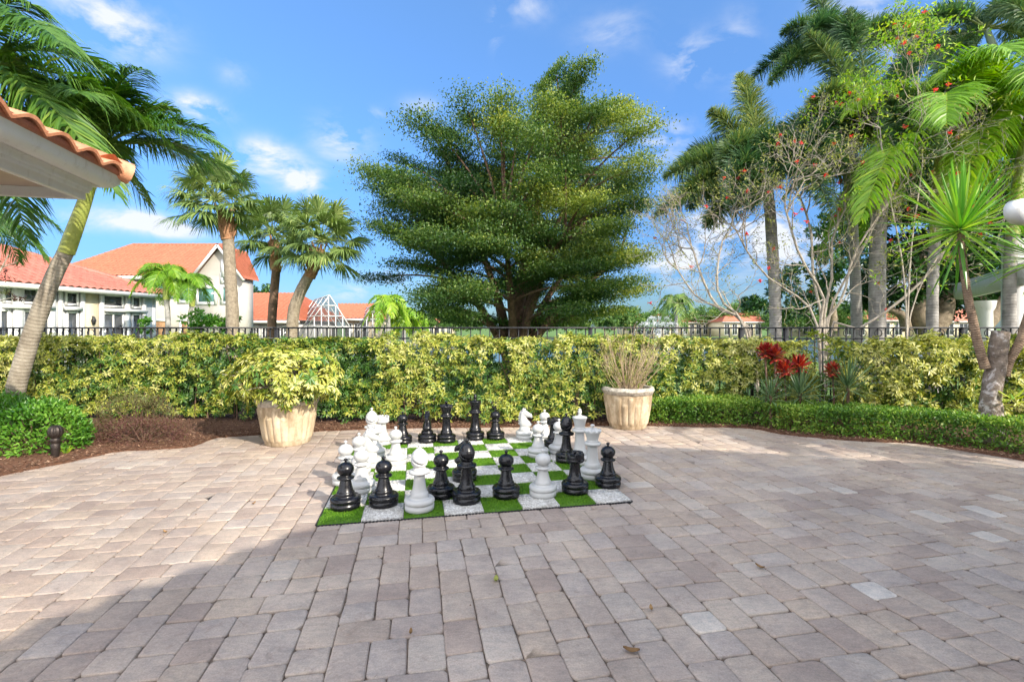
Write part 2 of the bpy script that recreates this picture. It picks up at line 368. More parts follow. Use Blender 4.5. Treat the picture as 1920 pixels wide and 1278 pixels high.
# ------------------------------------------------------------------ leaf scattering
T_LEAF = (np.array([[0, 0, 0], [.28, .40, .06], [.68, .34, .05], [1, 0, -.06], [.68, -.34, .05], [.28, -.40, .06]]),
          np.array([[0, 3, 2, 1], [0, 5, 4, 3]]))
T_ONE = (np.array([[0, 0, 0], [.45, .42, .0], [1, 0, -.04], [.45, -.42, .0]]), np.array([[0, 3, 2, 1]]))
def leaves(mb, pos, d, n, L, W, tone, tmpl=T_LEAF):
    pos = np.asarray(pos, float); N = len(pos)
    if N == 0: return
    d = nrm(d); s = nrm(np.cross(n, d)); n2 = np.cross(d, s)
    L = np.broadcast_to(L, (N,))[:, None, None]; W = np.broadcast_to(W, (N,))[:, None, None]
    tv, tf = tmpl
    V = pos[:, None] + tv[None, :, 0:1] * L * d[:, None] + tv[None, :, 1:2] * W * s[:, None] + tv[None, :, 2:3] * L * n2[:, None]
    k = len(tv); F = (np.arange(N)[:, None, None] * k + tf[None]).reshape(-1, 4)
    uv = np.tile(tv[:, :2], (N, 1))
    mb.add(V.reshape(-1, 3), F, tone=np.repeat(np.broadcast_to(tone, (N,)), len(tf)), uv=uv)
def rdir(N, up=0.0):
    v = rng.normal(size=(N, 3)); v[:, 2] += up; return nrm(v)
def strips(mb, q, wd, w, tone, ws=(.5, 1, .12)):
    """q: list of (N,3) points along each blade, wd (N,3) width direction"""
    N = len(q[0]); w = np.broadcast_to(w, (N,))[:, None]; k = len(q)
    pts = []
    for qi, wi in zip(q, ws):
        pts += [qi - wd * w * wi / 2, qi + wd * w * wi / 2]
    V = np.stack(pts, 1)
    tf = np.array([[2 * i, 2 * i + 1, 2 * i + 3, 2 * i + 2] for i in range(k - 1)])
    F = (np.arange(N)[:, None, None] * (2 * k) + tf[None]).reshape(-1, 4)
    uv = np.tile(np.array([[i / (k - 1), sgn] for i in range(k) for sgn in (-.5, .5)]), (N, 1))
    mb.add(V.reshape(-1, 3), F, tone=np.repeat(np.broadcast_to(tone, (N,)), k - 1), uv=uv)
def fnoise(p, s=1.0, seed=0):
    r_ = np.random.default_rng(seed); out = np.zeros(len(p))
    for k in range(5):
        v = r_.normal(size=3); v = v / np.linalg.norm(v) * s * (1 + .7 * k); out += np.sin(p @ v + r_.uniform(0, 6.3)) / (1 + .5 * k)
    return out / 2.2

def frond(mb, o, d, L, droop=.5, n=46, ll=.55, lw=.035, style='feather', hang=.35, tone=.5, tv=.2, rach=.022, wind=(0, 0, 0), t0=.14):
    o = np.asarray(o, float); d = nrm(d); z = np.array([0, 0, 1.])
    t = np.linspace(0, 1, 9)[:, None]
    path = lambda t: o + d * L * (t - .12 * droop * t * t) - z * droop * L * t ** 2.2 + np.asarray(wind) * L * t * t
    mb.tube(path(t), rach * (1.05 - .9 * t[:, 0]), 5, tone=.78, caps=False)
    m = n if style == 'feather' else n
    ti = np.repeat(np.linspace(t0, .99, m), 2) + rng.normal(size=2 * m) * .006
    side = np.tile([1, -1], m).astype(float)
    if style == 'fox':
        ti = np.repeat(np.linspace(t0, .99, m), 5) + rng.normal(size=5 * m) * .008
    ti = np.clip(ti, 0, 1)[:, None]
    p = path(ti); T = nrm(path(ti + .01) - path(ti - .01))
    S = nrm(np.cross(T, z)); N = np.cross(S, T)
    prof = np.sin(np.pi * np.clip(.12 + .86 * ti, 0, 1)) ** .6 * (1 - .25 * ti)
    K = len(p); jit = rng.normal(size=(K, 3)) * .09
    if style == 'feather':
        dd = nrm(T * (.55 + .5 * ti) + S * side[:, None] + N * (.18 + .12 * rng.normal(size=(K, 1))) + jit)
    else:
        ph = rng.uniform(-.5, np.pi + .5, K)[:, None]; ph = np.where(rng.random((K, 1)) < .75, ph, ph + np.pi)
        dd = nrm(T * .5 + S * np.cos(ph) + N * np.sin(ph) + jit)
    l = ll * prof * (1 + .12 * rng.normal(size=(K, 1)))
    hg = hang * (1 + .3 * rng.normal(size=(K, 1)))
    wv = np.asarray(wind)[None] * .5
    q0 = p; q1 = p + dd * l * .36 - z * l * hg * .06 + wv * l * .2; q2 = p + dd * l * .7 - z * l * hg * .42 + wv * l * .55; q3 = p + dd * l * .95 - z * l * hg * 1.0 + wv * l
    wd = nrm(np.cross(dd, N) + .5 * N * (side[:, None] if style == 'feather' else 1) + rng.normal(size=(K, 3)) * .25)
    strips(mb, [q0, q1, q2, q3], wd, lw, np.clip(tone + tv * rng.normal(size=K) * .6, 0, 1), (.55, 1, .8, .1))

def palm_crown(mb, c, nf, L, elev=(.9, -.25), az=None, **kw):
    """fronds spiral outward: young ones upright, old ones hanging"""
    for k in range(nf):
        f = (k + .5) / nf
        a = k * 2.399963 + rng.uniform(-.2, .2) if az is None else az[k]
        e = elev[0] + (elev[1] - elev[0]) * f + rng.uniform(-.1, .1)
        d = np.array([math.cos(a) * math.cos(e), math.sin(a) * math.cos(e), math.sin(e)])
        kk = dict(kw); kk['tone'] = kw.get('tone', .5) + rng.uniform(-.12, .15)
        kk['droop'] = kw.get('droop', .5) * (.75 + .4 * f)
        frond(mb, np.asarray(c) + d * .08, d, L * rng.uniform(.85, 1.1) * (1.0 if f > .15 else .75), **kk)

def bez(a, b, c, n=8):
    t = np.linspace(0, 1, n)[:, None]; return (1 - t) ** 2 * np.asarray(a) + 2 * t * (1 - t) * np.asarray(b) + t * t * np.asarray(c)
def poly(pts, n=24):
    """smooth curve through points"""
    pts = np.asarray(pts, float); m = len(pts)
    d = np.r_[0, np.cumsum(np.linalg.norm(np.diff(pts, axis=0), axis=1))]; d /= d[-1]
    P0 = np.vstack([2 * pts[0] - pts[1], pts, 2 * pts[-1] - pts[-2]])
    out = []
    for t in np.linspace(0, 1, n):
        i = min(np.searchsorted(d, t, 'right') - 1, m - 2); u = (t - d[i]) / (d[i + 1] - d[i])
        a, b, c, e = P0[i], P0[i + 1], P0[i + 2], P0[i + 3]
        out.append(.5 * ((2 * b) + (-a + c) * u + (2 * a - 5 * b + 4 * c - e) * u * u + (-a + 3 * b - 3 * c + e) * u ** 3))
    return np.array(out)

# ================================================================== WORLD, SUN, CAMERA
SUN_EL, SUN_AZ = R(31), np.array([.72, -.69])
w = bpy.data.worlds.new('World'); SC.world = w; w.use_nodes = True
wn, wl = w.node_tree.nodes, w.node_tree.links
bg = wn['Background']; bg.inputs['Strength'].default_value = .15
sky = wn.new('ShaderNodeTexSky'); sky.sky_type = 'NISHITA'; sky.sun_disc = False
sky.sun_elevation = SUN_EL; sky.sun_rotation = math.atan2(SUN_AZ[0], SUN_AZ[1]); sky.air_density = 1.0; sky.dust_density = .6; sky.ozone_density = 2.2
tc = wn.new('ShaderNodeTexCoord')
hs = wn.new('ShaderNodeHueSaturation'); hs.inputs['Saturation'].default_value = 1.12; wl.new(sky.outputs[0], hs.inputs['Color'])
SKYG = True
def wmath(op, a, b=None, c=None):
    t = wn.new('ShaderNodeMath'); t.operation = op
    for i, v in enumerate((a, b, c)):
        if v is None: continue
        if isinstance(v, bpy.types.NodeSocket): wl.new(v, t.inputs[i])
        else: t.inputs[i].default_value = v
    return t.outputs[0]
# cumulus wisps: places in the sky (by direction), broken up with noise
clouds = [(500, 298, 36, 22, 1.5), (562, 335, 34, 20, 1.3), (640, 262, 38, 26, .9), (370, 200, 32, 14, 1.2), (270, 415, 62, 14, 1.2), (325, 432, 40, 10, .6),
          (190, 26, 60, 30, .75), (235, 75, 40, 26, .35), (805, 205, 40, 15, .45), (1300, 100, 40, 26, .4), (1385, 95, 25, 45, .35), (1240, 262, 45, 26, .75), (1370, 430, 100, 42, 1.1),
          (1290, 490, 80, 40, .9), (1430, 400, 60, 30, .8), (660, 548, 60, 12, .7), (440, 140, 20, 20, .2), (990, 10, 40, 20, .4), (1150, 60, 50, 24, .3), (520, 600, 200, 14, .3), (720, 520, 50, 14, .6), (1300, 130, 30, 20, .4),
          (930, 50, 10, 30, .35), (705, 215, 20, 10, .25), (90, 420, 50, 14, .5), (1500, 470, 120, 46, .7), (1640, 30, 60, 60, .5), (1700, 530, 140, 40, .5)]
nz = wn.new('ShaderNodeTexNoise'); nz.inputs['Scale'].default_value = 9; nz.inputs['Detail'].default_value = 8; nz.inputs['Roughness'].default_value = .6; nz.inputs['Distortion'].default_value = .4
mp = wn.new('ShaderNodeMapping'); mp.inputs['Scale'].default_value = (1, 1, 1.9); wl.new(tc.outputs['Generated'], mp.inputs[0]); wl.new(mp.outputs[0], nz.inputs['Vector'])
acc = None
for (px, py, rx, ry, amp) in clouds:
    D = nrm(np.array([(px - 960) / FPX, 1, -(py - HZ) / FPX])); rxa = rx / FPX * .85; rya = ry / FPX * .9
    Rt = nrm(np.array([D[1], -D[0], 0])); Up = np.cross(Rt, D)
    def dot(v, s_):
        t = wn.new('ShaderNodeVectorMath'); t.operation = 'DOT_PRODUCT'; wl.new(tc.outputs['Generated'], t.inputs[0]); t.inputs[1].default_value = tuple(v / s_); return t.outputs['Value']
    a_ = dot(Rt, rxa); b_ = dot(Up, rya)
    r2 = wmath('ADD', wmath('MULTIPLY', a_, a_), wmath('MULTIPLY', b_, b_))
    g_ = wmath('MULTIPLY', wmath('EXPONENT', wmath('MULTIPLY', r2, -.75)), amp)
    if D[1] > .2:
        acc = g_ if acc is None else wmath('ADD', acc, g_)
front = wmath('GREATER_THAN', (lambda s_: (wl.new(tc.outputs['Generated'], s_.inputs[0]), s_.outputs['Y'])[1])(wn.new('ShaderNodeSeparateXYZ')), .1)
den = wmath('MULTIPLY', acc, wmath('MULTIPLY', front, wmath('SUBTRACT', wmath('MULTIPLY', nz.outputs['Fac'], 6.5), 2.75)))
den = wmath('MINIMUM', wmath('MAXIMUM', den, 0), .93)
cm = wn.new('ShaderNodeMix'); cm.data_type = 'RGBA'; wl.new(den, cm.inputs[0]); sxy = wn.new('ShaderNodeSeparateXYZ'); wl.new(tc.outputs['Generated'], sxy.inputs[0])
air = ramp(wn, wl, sxy.outputs['Z'], [(0, (.19, .28, .40)), (.12, (.25, .36, .52)), (.30, (.48, .62, .80)), (.55, (.78, .88, .98)), (.8, (1, 1, 1))])
# away from the sun the air is deep blue; behind the camera, unseen pale bright cloud is added to lift the shade
ys = wn.new('ShaderNodeMapRange'); wl.new(sxy.outputs['Y'], ys.inputs[0]); ys.inputs[1].default_value = .30; ys.inputs[2].default_value = -.25
skf = mix(wn, wl, hs.outputs[0], air, 1.0, 'MULTIPLY')
nb = wn.new('ShaderNodeTexNoise'); nb.inputs['Scale'].default_value = 3; nb.inputs['Detail'].default_value = 6; wl.new(tc.outputs['Generated'], nb.inputs['Vector'])
cb_ = ramp(wn, wl, nb.outputs['Fac'], [(.35, (3.6, 4.2, 5.3)), (.6, (9.0, 8.8, 8.8))])
skc = mix(wn, wl, skf, cb_, ys.outputs[0]); wl.new(skc, cm.inputs[6]); cm.inputs[7].default_value = (3.0, 3.1, 3.3, 1)
wl.new(cm.outputs[2], bg.inputs['Color'])

sl = bpy.data.lights.new('sun', 'SUN'); sl.energy = 3.0; sl.angle = R(.55); sl.color = (1, .91, .78)
so = bpy.data.objects.new('sun', sl); COL.objects.link(so)
sd = Vector((SUN_AZ[0] * math.cos(SUN_EL), SUN_AZ[1] * math.cos(SUN_EL), math.sin(SUN_EL)))
so.rotation_euler = sd.to_track_quat('Z', 'Y').to_euler(); so.location = (6, -8, 9)
cam = bpy.data.cameras.new('camera'); co = bpy.data.objects.new('camera', cam); COL.objects.link(co)
co.location = (0, 0, H); co.rotation_euler = (R(90), 0, 0); cam.sensor_width = 36; cam.lens = FPX / 1920 * 36; cam.shift_y = -24 / 1920
cam.clip_start = .05; cam.clip_end = 3000; SC.camera = co
SC.view_settings.view_transform = 'Standard'; SC.view_settings.look = 'None'; SC.view_settings.exposure = 1.12; SC.view_settings.gamma = 1
try:
    SC.cycles.max_bounces = 4; SC.cycles.diffuse_bounces = 2; SC.cycles.use_adaptive_sampling = True; SC.cycles.adaptive_threshold = .03; SC.cycles.glossy_bounces = 2; SC.cycles.transmission_bounces = 3; SC.cycles.transparent_max_bounces = 8; SC.cycles.use_denoising = True
except Exception: pass

# ================================================================== GROUND, LAKE, FAR BANK
mb = MB(); X = np.linspace(-1500, 1500, 3); mb.add([[-1500, -60, -.35], [1500, -60, -.35], [1500, 2500, -.35], [-1500, 2500, -.35]], [[0, 1, 2, 3]])
tag(mb.build('ground', M['lawn']), kind='structure')
mb = MB(); sh = [(-11, 30), (-6, 26), (4, 25), (14, 26), (30, 24), (60, 26), (140, 30), (140, 82), (60, 84), (20, 80), (0, 76), (-12, 60), (-13, 42)]
mb.ngon([[x, y, -.34] for x, y in sh]); tag(mb.build('lake', M['water']), kind='structure')

# ---- patio: every paver real, laid on a two-by-three grid, joints of sand between
def layout(nx, ny):
    sky_ = [0] * nx; out = []; r_ = random.Random(3)
    while min(sky_) < ny:
        lo = min(sky_); i = sky_.index(lo); j = i
        while j < nx and sky_[j] == lo: j += 1
        wseg = j - i
        opts = [(2, 2)] * 3 + [(3, 2)] * 5 + [(2, 3)] * 4
        pw, ph = r_.choice([o for o in opts if o[0] == wseg or wseg - o[0] >= 2] or [(wseg, 2)])
        out.append((i, lo, pw, ph))
        for k in range(i, i + pw): sky_[k] = lo + ph
    return out
CELL = .083
O0 = np.array([-1.408, 3.5, 0.])
nx, ny = 260, 132
cells = layout(nx, ny)
mb = MB(); r_ = np.random.default_rng(5)
A = np.array(cells, float)
cx = (A[:, 0] + A[:, 2] / 2 - nx / 2) * CELL; cy = (A[:, 1] + A[:, 3] / 2) * CELL - 3.4
cen = O0 + cx[:, None] * VD + cy[:, None] * UD
keep = (cen[:, 1] > .5) & (cen[:, 1] < 8.1) & (np.abs(cen[:, 0]) < cen[:, 1] * 1.15 + 1.2) 
hw = A[:, 2] * CELL / 2 - .002; hh = A[:, 3] * CELL / 2 - .002
for (c, a, b) in zip(cen[keep], hw[keep], hh[keep]):
    # rounded (tumbled) outline, domed edge
    tilt = r_.normal(size=2) * .008; dz = r_.normal() * .0012 + .002; q = []
    rc = r_.uniform(.008, .030, 4)
    ring = []
    for k, (sx, sy) in enumerate([(1, 1), (-1, 1), (-1, -1), (1, -1)]):
        for t in (0, .5, 1):
            an = (k + t) * math.pi / 2
            ring.append([sx * (a - rc[k]) + rc[k] * math.cos(an), sy * (b - rc[k]) + rc[k] * math.sin(an)])
    ring = np.array(ring) + r_.normal(size=(12, 2)) * .0020
    V = []
    for s_, z_ in ((1.0, -.03), (1.0, -.007), (.975, -.0015)):
        V.append(np.c_[ring * s_, np.full(12, z_)])
    inner = ring - np.sign(ring) * .010
    V.append(np.c_[inner, np.zeros(12)]); V.append([[0, 0, .0006]])
    V = np.vstack(V); V[:, 2] += np.where(V[:, 2] > -.02, dz + V[:, 0] * tilt[0] + V[:, 1] * tilt[1], 0)
    Wd = c + V[:, 0:1] * VD + V[:, 1:2] * UD; Wd[:, 2] = V[:, 2]
    F = [[l * 12 + k, l * 12 + (k + 1) % 12, (l + 1) * 12 + (k + 1) % 12, (l + 1) * 12 + k] for l in range(3) for k in range(12)]
    t = r_.random(); t = t * .9 if r_.random() < .955 or c[0] < 0 or c[1] > 4.5 else .95 + .05 * r_.random()
    n0 = mb.n
    mb.add(Wd, F, tone=t); mb.F3.append(np.array([[36 + k, 36 + (k + 1) % 12, 48] for k in range(12)]) + n0); mb.T3.append(np.full(12, t))
tag(mb.build('patio_paving', M['paver']), kind='structure')
mb = MB(); mb.add([[-14, -6, -.009], [14, -6, -.009], [14, 8.2, -.009], [-14, 8.2, -.009]], [[0, 1, 2, 3]])
tag(mb.build('joint_sand', M['joint']), kind='structure')

# ---- planting beds
bound = [G(-260, 965), G(0, 893), G(80, 877), G(160, 860), G(217, 848), G(300, 843), G(360, 838), G(385, 828), G(410, 821), G(490, 816), G(640, 807), G(800, 803), G(1000, 801), G(1110, 799), G(1230, 799),
         G(1300, 801), G(1400, 803), G(1470, 815), G(1560, 824), G(1640, 829), G(1720, 832), G(1800, 845), G(1920, 864), G(2100, 905)]
mb = MB(); bp = np.array(bound); bp = poly(bp, 90)
N = len(bp); back = np.c_[np.linspace(-12, 12, N), np.full(N, 9.6), np.full(N, .05)]
lo = bp.copy(); lo[:, 2] = -.02; up = bp.copy(); up[:, 2] = .022; up[:, 1] += .02
bk2 = back.copy(); bk2[:, 2] = -.5; bk2[:, 1] += .2
mid1 = up * .85 + back * .15; mid1[:, 2] = .05; 
V = np.vstack([lo, up, mid1, back, bk2]); F = [[l * N + k, l * N + k + 1, (l + 1) * N + k + 1, (l + 1) * N + k] for l in range(4) for k in range(N - 1)]
mb.add(V, F); tag(mb.build('planting_bed', M['mulchbase'], smooth=True), kind='structure')
mb = MB(); K = 26000
k = rng.integers(0, N - 1, K); f = rng.random(K) ** 1.6 * .55
p = bp[k] + (bp[k + 1] - bp[k]) * rng.random((K, 1)); p = p * (1 - f[:, None]) + back[k] * f[:, None]
p[:, 2] = .028 + .02 * np.minimum(f * 8, 1) + rng.random(K) * .012
sel = (p[:, 0] < -.5) | (f < .2); p = p[sel]; K = len(p)
d = rdir(K); d[:, 2] *= .25; nn = rdir(K, 3)
leaves(mb, p, d, nn, rng.uniform(.02, .055, K), rng.uniform(.008, .02, K), rng.random(K), T_ONE)
tag(mb.build('bark_mulch', M['mulch']), 'reddish brown shredded bark mulch covering the planting bed', 'mulch', kind='stuff')

# ================================================================== CHESS MAT
S = .3047; BO = O0.copy()
mat_root = thing('chess_mat', 'large outdoor chess board of green turf and white pebble tiles on the pavers', 'chess board', BO, -0.0)
mat_root.rotation_euler = (0, 0, math.atan2(.198, .98))
def tile_common(mb, top, tone=.5):
    mb.box((S / 2, S / 2, top / 2 + .002), (S - .003, S - .003, top), tone=tone)
turf = MB(); K = 2300
p = np.c_[rng.uniform(.004, S - .004, (K, 2)), np.full(K, .014)]
d = rdir(K, 2.2); leaves(turf, p, d, rdir(K), rng.uniform(.012, .024, K), .0035, rng.random(K), T_ONE)
tile_common(turf, .0145, .3)
turf_proto = None; peb_proto = None
peb = MB(); tile_common(peb, .02)
r2 = np.random.default_rng(2)
for k in range(420):      # pebbles set in the tile
    x, y = r2.uniform(.008, S - .008, 2); a, b, c = r2.uniform(.004, .009), r2.uniform(.004, .009), r2.uniform(.002, .005)
    th = r2.uniform(0, 3.1); n8 = np.arange(6) * math.pi / 3
    ring = np.c_[a * np.cos(n8), b * np.sin(n8)] @ np.array([[math.cos(th), math.sin(th)], [-math.sin(th), math.cos(th)]])
    V = np.vstack([np.c_[ring, np.full(6, .0)], np.c_[ring * .6, np.full(6, c * .8)], [[0, 0, c]]]) + [x, y, .0215]
    n0 = peb.n; peb.add(V, [[q, (q + 1) % 6, 6 + (q + 1) % 6, 6 + q] for q in range(6)], tone=.5)
    peb.F3.append(np.array([[6 + q, 6 + (q + 1) % 6, 12] for q in range(6)]) + n0); peb.T3.append(np.full(6, .5))
for i in range(8):
    for j in range(8):
        green = (i + j) % 2 == 0
        if green:
            if turf_proto is None: turf_proto = turf.build('turf_tile', M['turf'], mat_root); o = turf_proto
            else: o = turf_proto.copy(); COL.objects.link(o)
        else:
            if peb_proto is None: peb_proto = peb.build('pebble_tile', M['pebble'], mat_root); o = peb_proto
            else: o = peb_proto.copy(); COL.objects.link(o)
        q = random.randrange(4)   # quarter turns, so that no two neighbours repeat
        off = [(0, 0), (S, 0), (S, S), (0, S)][q]
        o.location = (i * S + off[0], j * S + off[1], 0); o.rotation_euler = (0, 0, q * math.pi / 2)
mb = MB()
mb.box((4 * S, 4 * S, .003), (8 * S + .012, 8 * S + .012, .004))
for e in range(4):
    for k in range(96):     # looped tabs of the interlocking trays
        t = (k + .5) / 96 * 8 * S; a = .008
        c = [(t, -a), (t, 8 * S + a), (-a, t), (8 * S + a, t)][e]
        mb.box((c[0], c[1], .006), (.014 if e < 2 else .012, .012 if e < 2 else .014, .010))
mb.build('edge_tray', M['tray'], mat_root)

# ================================================================== CHESS PIECES
def resample(prof, n=10):
    """round the corners of a profile a little"""
    out = [prof[0]]
    for a, b, c in zip(prof[:-2], prof[1:-1], prof[2:]):
        a, b, c = map(np.array, (a, b, c)); k = .28
        out += [tuple(b + (a - b) * k), tuple(b * .5 + (a + c) * .25 * k + b * (.5 - .5 * k) * 1.0 if False else b * (1 - .5 * k) + (a + c) * .25 * k), tuple(b + (c - b) * k)]
    return out + [prof[-1]]
def arc(r, z, a, b, n=10, cx=0, rz=None):
    rz = rz or r
    return [(cx + r * math.cos(t), z + rz * math.sin(t)) for t in np.linspace(R(a), R(b), n)]
def base_parts(root, m, r=.118, k=1.0):
    b = MB(); h1, h2 = .040 * k, .088 * k
    b.lathe([(0, 0), (r * .90, 0), (r * .95, .004), (r * .97, h1 - .003), (r * .93, h1), (r * .93, h1 + .003)] + arc(.024 * k, h1 + .026 * k, -70, 80, 9, r - .024 * k)
            + [(r * .72, h2 - .004), (r * .60, h2 + .006), (r * .585, h2 + .016)], 48)
    b.build('base', m, root, True)
    return h2 + .016
def finial(root, m, z, r=.018, h=.030):
    b = MB(); b.lathe([(.009, z - .004), (.0085, z + h * .30)] + arc(r * .85, z + h * .68, -60, 90, 9, 0, h * .36), 24); b.build('finial', m, root, True)
def collar_prof(z, r, t, rn):
    return [(rn, z - t)] + arc(t, z, -80, 80, 7, r - t) + [(rn * 1.05, z + t * 1.2)]
def pawn(root, m):
    z = base_parts(root, m)
    b = MB(); b.lathe([(.070, z - .006), (.071, z + .004), (.066, z + .020), (.062, z + .024), (.060, z + .027), (.050, z + .065), (.040, z + .112), (.036, z + .122)]
                      + collar_prof(z + .128, .067, .0085, .04) + [(.047, z + .142), (.043, z + .15)], 44); b.build('body', m, root, True)
    zc = z + .194; b = MB(); b.lathe(arc(.065, zc, -55, 86, 22, 0, .055), 44); b.build('head', m, root, True)
    finial(root, m, zc + .052, .019, .034)
def rook(root, m):
    z = base_parts(root, m)
    b = MB(); b.lathe([(.070, z - .006), (.072, z + .004), (.068, z + .022), (.060, z + .028), (.055, z + .032), (.047, z + .08), (.043, z + .142), (.046, z + .150)], 44); b.build('body', m, root, True)
    zt = z + .150
    def cren(r, zz, a):
        up = (np.sin(a * 3 + .6) > -.55) * 1.0
        zz = np.where(zz > zt + .078, zz - .022 * (1 - up), zz); return r, zz
    b = MB(); b.lathe([(.045, zt - .004), (.072, zt + .006), (.080, zt + .014), (.083, zt + .030), (.079, zt + .033), (.080, zt + .038), (.080, zt + .082), (.078, zt + .086), (.064, zt + .086), (.061, zt + .082), (.061, zt + .058), (0, zt + .066)], 96, rf=cren); b.build('head', m, root, True)
    finial(root, m, zt + .064, .019, .036)
def bishop(root, m):
    z = base_parts(root, m, k=1.05)
    b = MB(); b.lathe([(.070, z - .006), (.070, z + .006), (.066, z + .026), (.058, z + .032), (.056, z + .036), (.047, z + .09), (.041, z + .162), (.040, z + .172)]
                      + collar_prof(z + .184, .082, .014, .05) + [(.056, z + .203), (.050, z + .210), (.046, z + .216), (.047, z + .224)], 48); b.build('body', m, root, True)
    zc = z + .278
    def slot(r, zz, a):
        x = r * np.cos(a); u = (zz - zc) - .75 * x - .018
        g = np.exp(-(u / .0065) ** 2) * (x < .05) * (x > -.062)
        return r * (1 - .42 * g) + np.where(u > .006, .003, 0) * (r > .01), zz
    pr = [(.044, zc - .058), (.058, zc - .040), (.066, zc - .015), (.066, zc + .010), (.060, zc + .034), (.048, zc + .056), (.032, zc + .074), (.014, zc + .088), (0, zc + .091)]
    t = np.linspace(0, 1, 60); pp = np.array(pr); dd = np.r_[0, np.cumsum(np.linalg.norm(np.diff(pp, axis=0), axis=1))]; dd /= dd[-1]
    cs = np.c_[np.interp(t, dd, pp[:, 0]), np.interp(t, dd, pp[:, 1])]
    b = MB(); b.lathe(cs, 72, rf=slot); b.build('head', m, root, True)
    finial(root, m, zc + .086, .018, .036)
def queen(root, m):
    z = base_parts(root, m, k=1.05)
    b = MB(); b.lathe([(.074, z - .006), (.075, z + .006), (.070, z + .028), (.062, z + .034), (.058, z + .038), (.051, z + .10), (.046, z + .185), (.048, z + .20)]
                      + collar_prof(z + .214, .080, .015, .052) + [(.060, z + .234), (.056, z + .240), (.053, z + .248)], 48); b.build('body', m, root, True)
    zt = z + .246
    def petals(r, zz, a):
        k = np.clip((zz - zt - .05) / .04, 0, 1); return r * (1 + .05 * k * np.abs(np.cos(a * 5))), zz - .014 * k * (1 - np.abs(np.cos(a * 5)))
    b = MB(); b.lathe([(.052, zt), (.056, zt + .02), (.066, zt + .055), (.077, zt + .076), (.081, zt + .088), (.079, zt + .100), (.070, zt + .104), (.062, zt + .096), (.056, zt + .098), (.040, zt + .110), (.020, zt + .117), (0, zt + .119)], 80, rf=petals); b.build('crown', m, root, True)
    finial(root, m, zt + .112, .024, .036)
def king(root, m):
    z = base_parts(root, m, k=1.08)
    b = MB(); b.lathe([(.076, z - .006), (.077, z + .006), (.072, z + .030), (.064, z + .036), (.060, z + .040), (.052, z + .11), (.047, z + .205), (.049, z + .220)]
                      + collar_prof(z + .234, .082, .016, .053) + [(.062, z + .256), (.058, z + .262), (.054, z + .270)], 48); b.build('body', m, root, True)
    zt = z + .268
    b = MB(); b.lathe([(.053, zt), (.056, zt + .02), (.064, zt + .06), (.074, zt + .090), (.078, zt + .098), (.076, zt + .104), (.070, zt + .107), (.045, zt + .114), (.022, zt + .118), (0, zt + .119)], 56); b.build('crown', m, root, True)
    b = MB(); zf = zt + .114
    b.lathe([(.026, zf - .004), (.024, zf + .006), (.017, zf + .010), (.015, zf + .022), (.020, zf + .028), (.022, zf + .040), (.020, zf + .052), (.016, zf + .056), (.019, zf + .062), (.014, zf + .072), (.005, zf + .080), (0, zf + .081)], 24)
    b.build('finial', m, root, True)
def knight(root, m):
    z = base_parts(root, m, k=1.08)
    b = MB(); b.lathe([(.074, z - .006), (.076, z + .004), (.070, z + .022), (.064, z + .028), (.062, z + .036), (.050, z + .040), (0, z + .040)], 44); b.build('body', m, root, True)
    # head and neck: cross sections carried up the neck, over the poll, and out to the muzzle (x forward)
    def loft(secs, n=16, pw=.8):
        Vs = []
        for (cx_, cz_, ang, a, bth) in secs:
            t = np.linspace(0, 2 * np.pi, n, endpoint=False)
            u = np.sign(np.cos(t)) * np.abs(np.cos(t)) ** pw * a; v = np.sign(np.sin(t)) * np.abs(np.sin(t)) ** pw * bth
            ca, sa = math.cos(R(ang)), math.sin(R(ang))
            Vs.append(np.c_[cx_ + u * ca, v, cz_ + u * sa])
        V = np.vstack(Vs); m_ = len(secs); F = [[l * n + k, l * n + (k + 1) % n, (l + 1) * n + (k + 1) % n, (l + 1) * n + k] for l in range(m_ - 1) for k in range(n)]
        b.add(V, F)
        for l, rev in ((0, 1), (m_ - 1, 0)):
            c = V[l * n:(l + 1) * n].mean(0); n0 = b.n
            b.add(np.vstack([V[l * n:(l + 1) * n], c]), None, [[(k + 1) % n, k, n] if rev else [k, (k + 1) % n, n] for k in range(n)])
    b = MB(); z0 = z + .032
    loft([(.004, z0, 0, .062, .050), (.010, z0 + .025, -4, .080, .056), (.012, z0 + .05, -8, .086, .056), (.002, z0 + .08, -14, .070, .048), (-.012, z0 + .115, -22, .052, .038), (-.016, z0 + .150, -34, .046, .032), (-.006, z0 + .182, -50, .042, .030), (.010, z0 + .198, -70, .036, .028)])
    loft([(-.040, z0 + .172, -75, .026, .024), (-.012, z0 + .182, -80, .044, .034), (.020, z0 + .172, -82, .046, .035), (.046, z0 + .158, -84, .036, .029), (.068, z0 + .148, -84, .029, .025), (.084, z0 + .142, -86, .029, .026), (.094, z0 + .138, -86, .020, .020)])
    for s_ in (-1, 1):
        b.lathe([(.013, 0), (.012, .012), (.006, .030), (0, .038)], 10, c=(-.020, s_ * .018, z0 + .205))
        b.lathe(arc(.008, 0, -90, 90, 7), 10, c=(.028, s_ * .031, z0 + .188))
        b.lathe(arc(.005, 0, -90, 90, 6), 8, c=(.086, s_ * .022, z0 + .150))
    b.build('head', m, root, True)
    b = MB()
    for k in range(9):
        t = k / 8; c = bez((-.022, 0, z0 + .214), (-.078, 0, z0 + .19), (-.070, 0, z0 + .045), 9)[k]
        b.box(c, (.022, .018, .026), [[math.cos(.5 + t * .6), 0, math.sin(.5 + t * .6)], [0, 1, 0], [-math.sin(.5 + t * .6), 0, math.cos(.5 + t * .6)]])
    b.build('mane', m, root)
    finial(root, m, z0 + .212, .016, .026)
MAKE = dict(pawn=pawn, rook=rook, bishop=bishop, queen=queen, king=king, knight=knight)
PR = {}
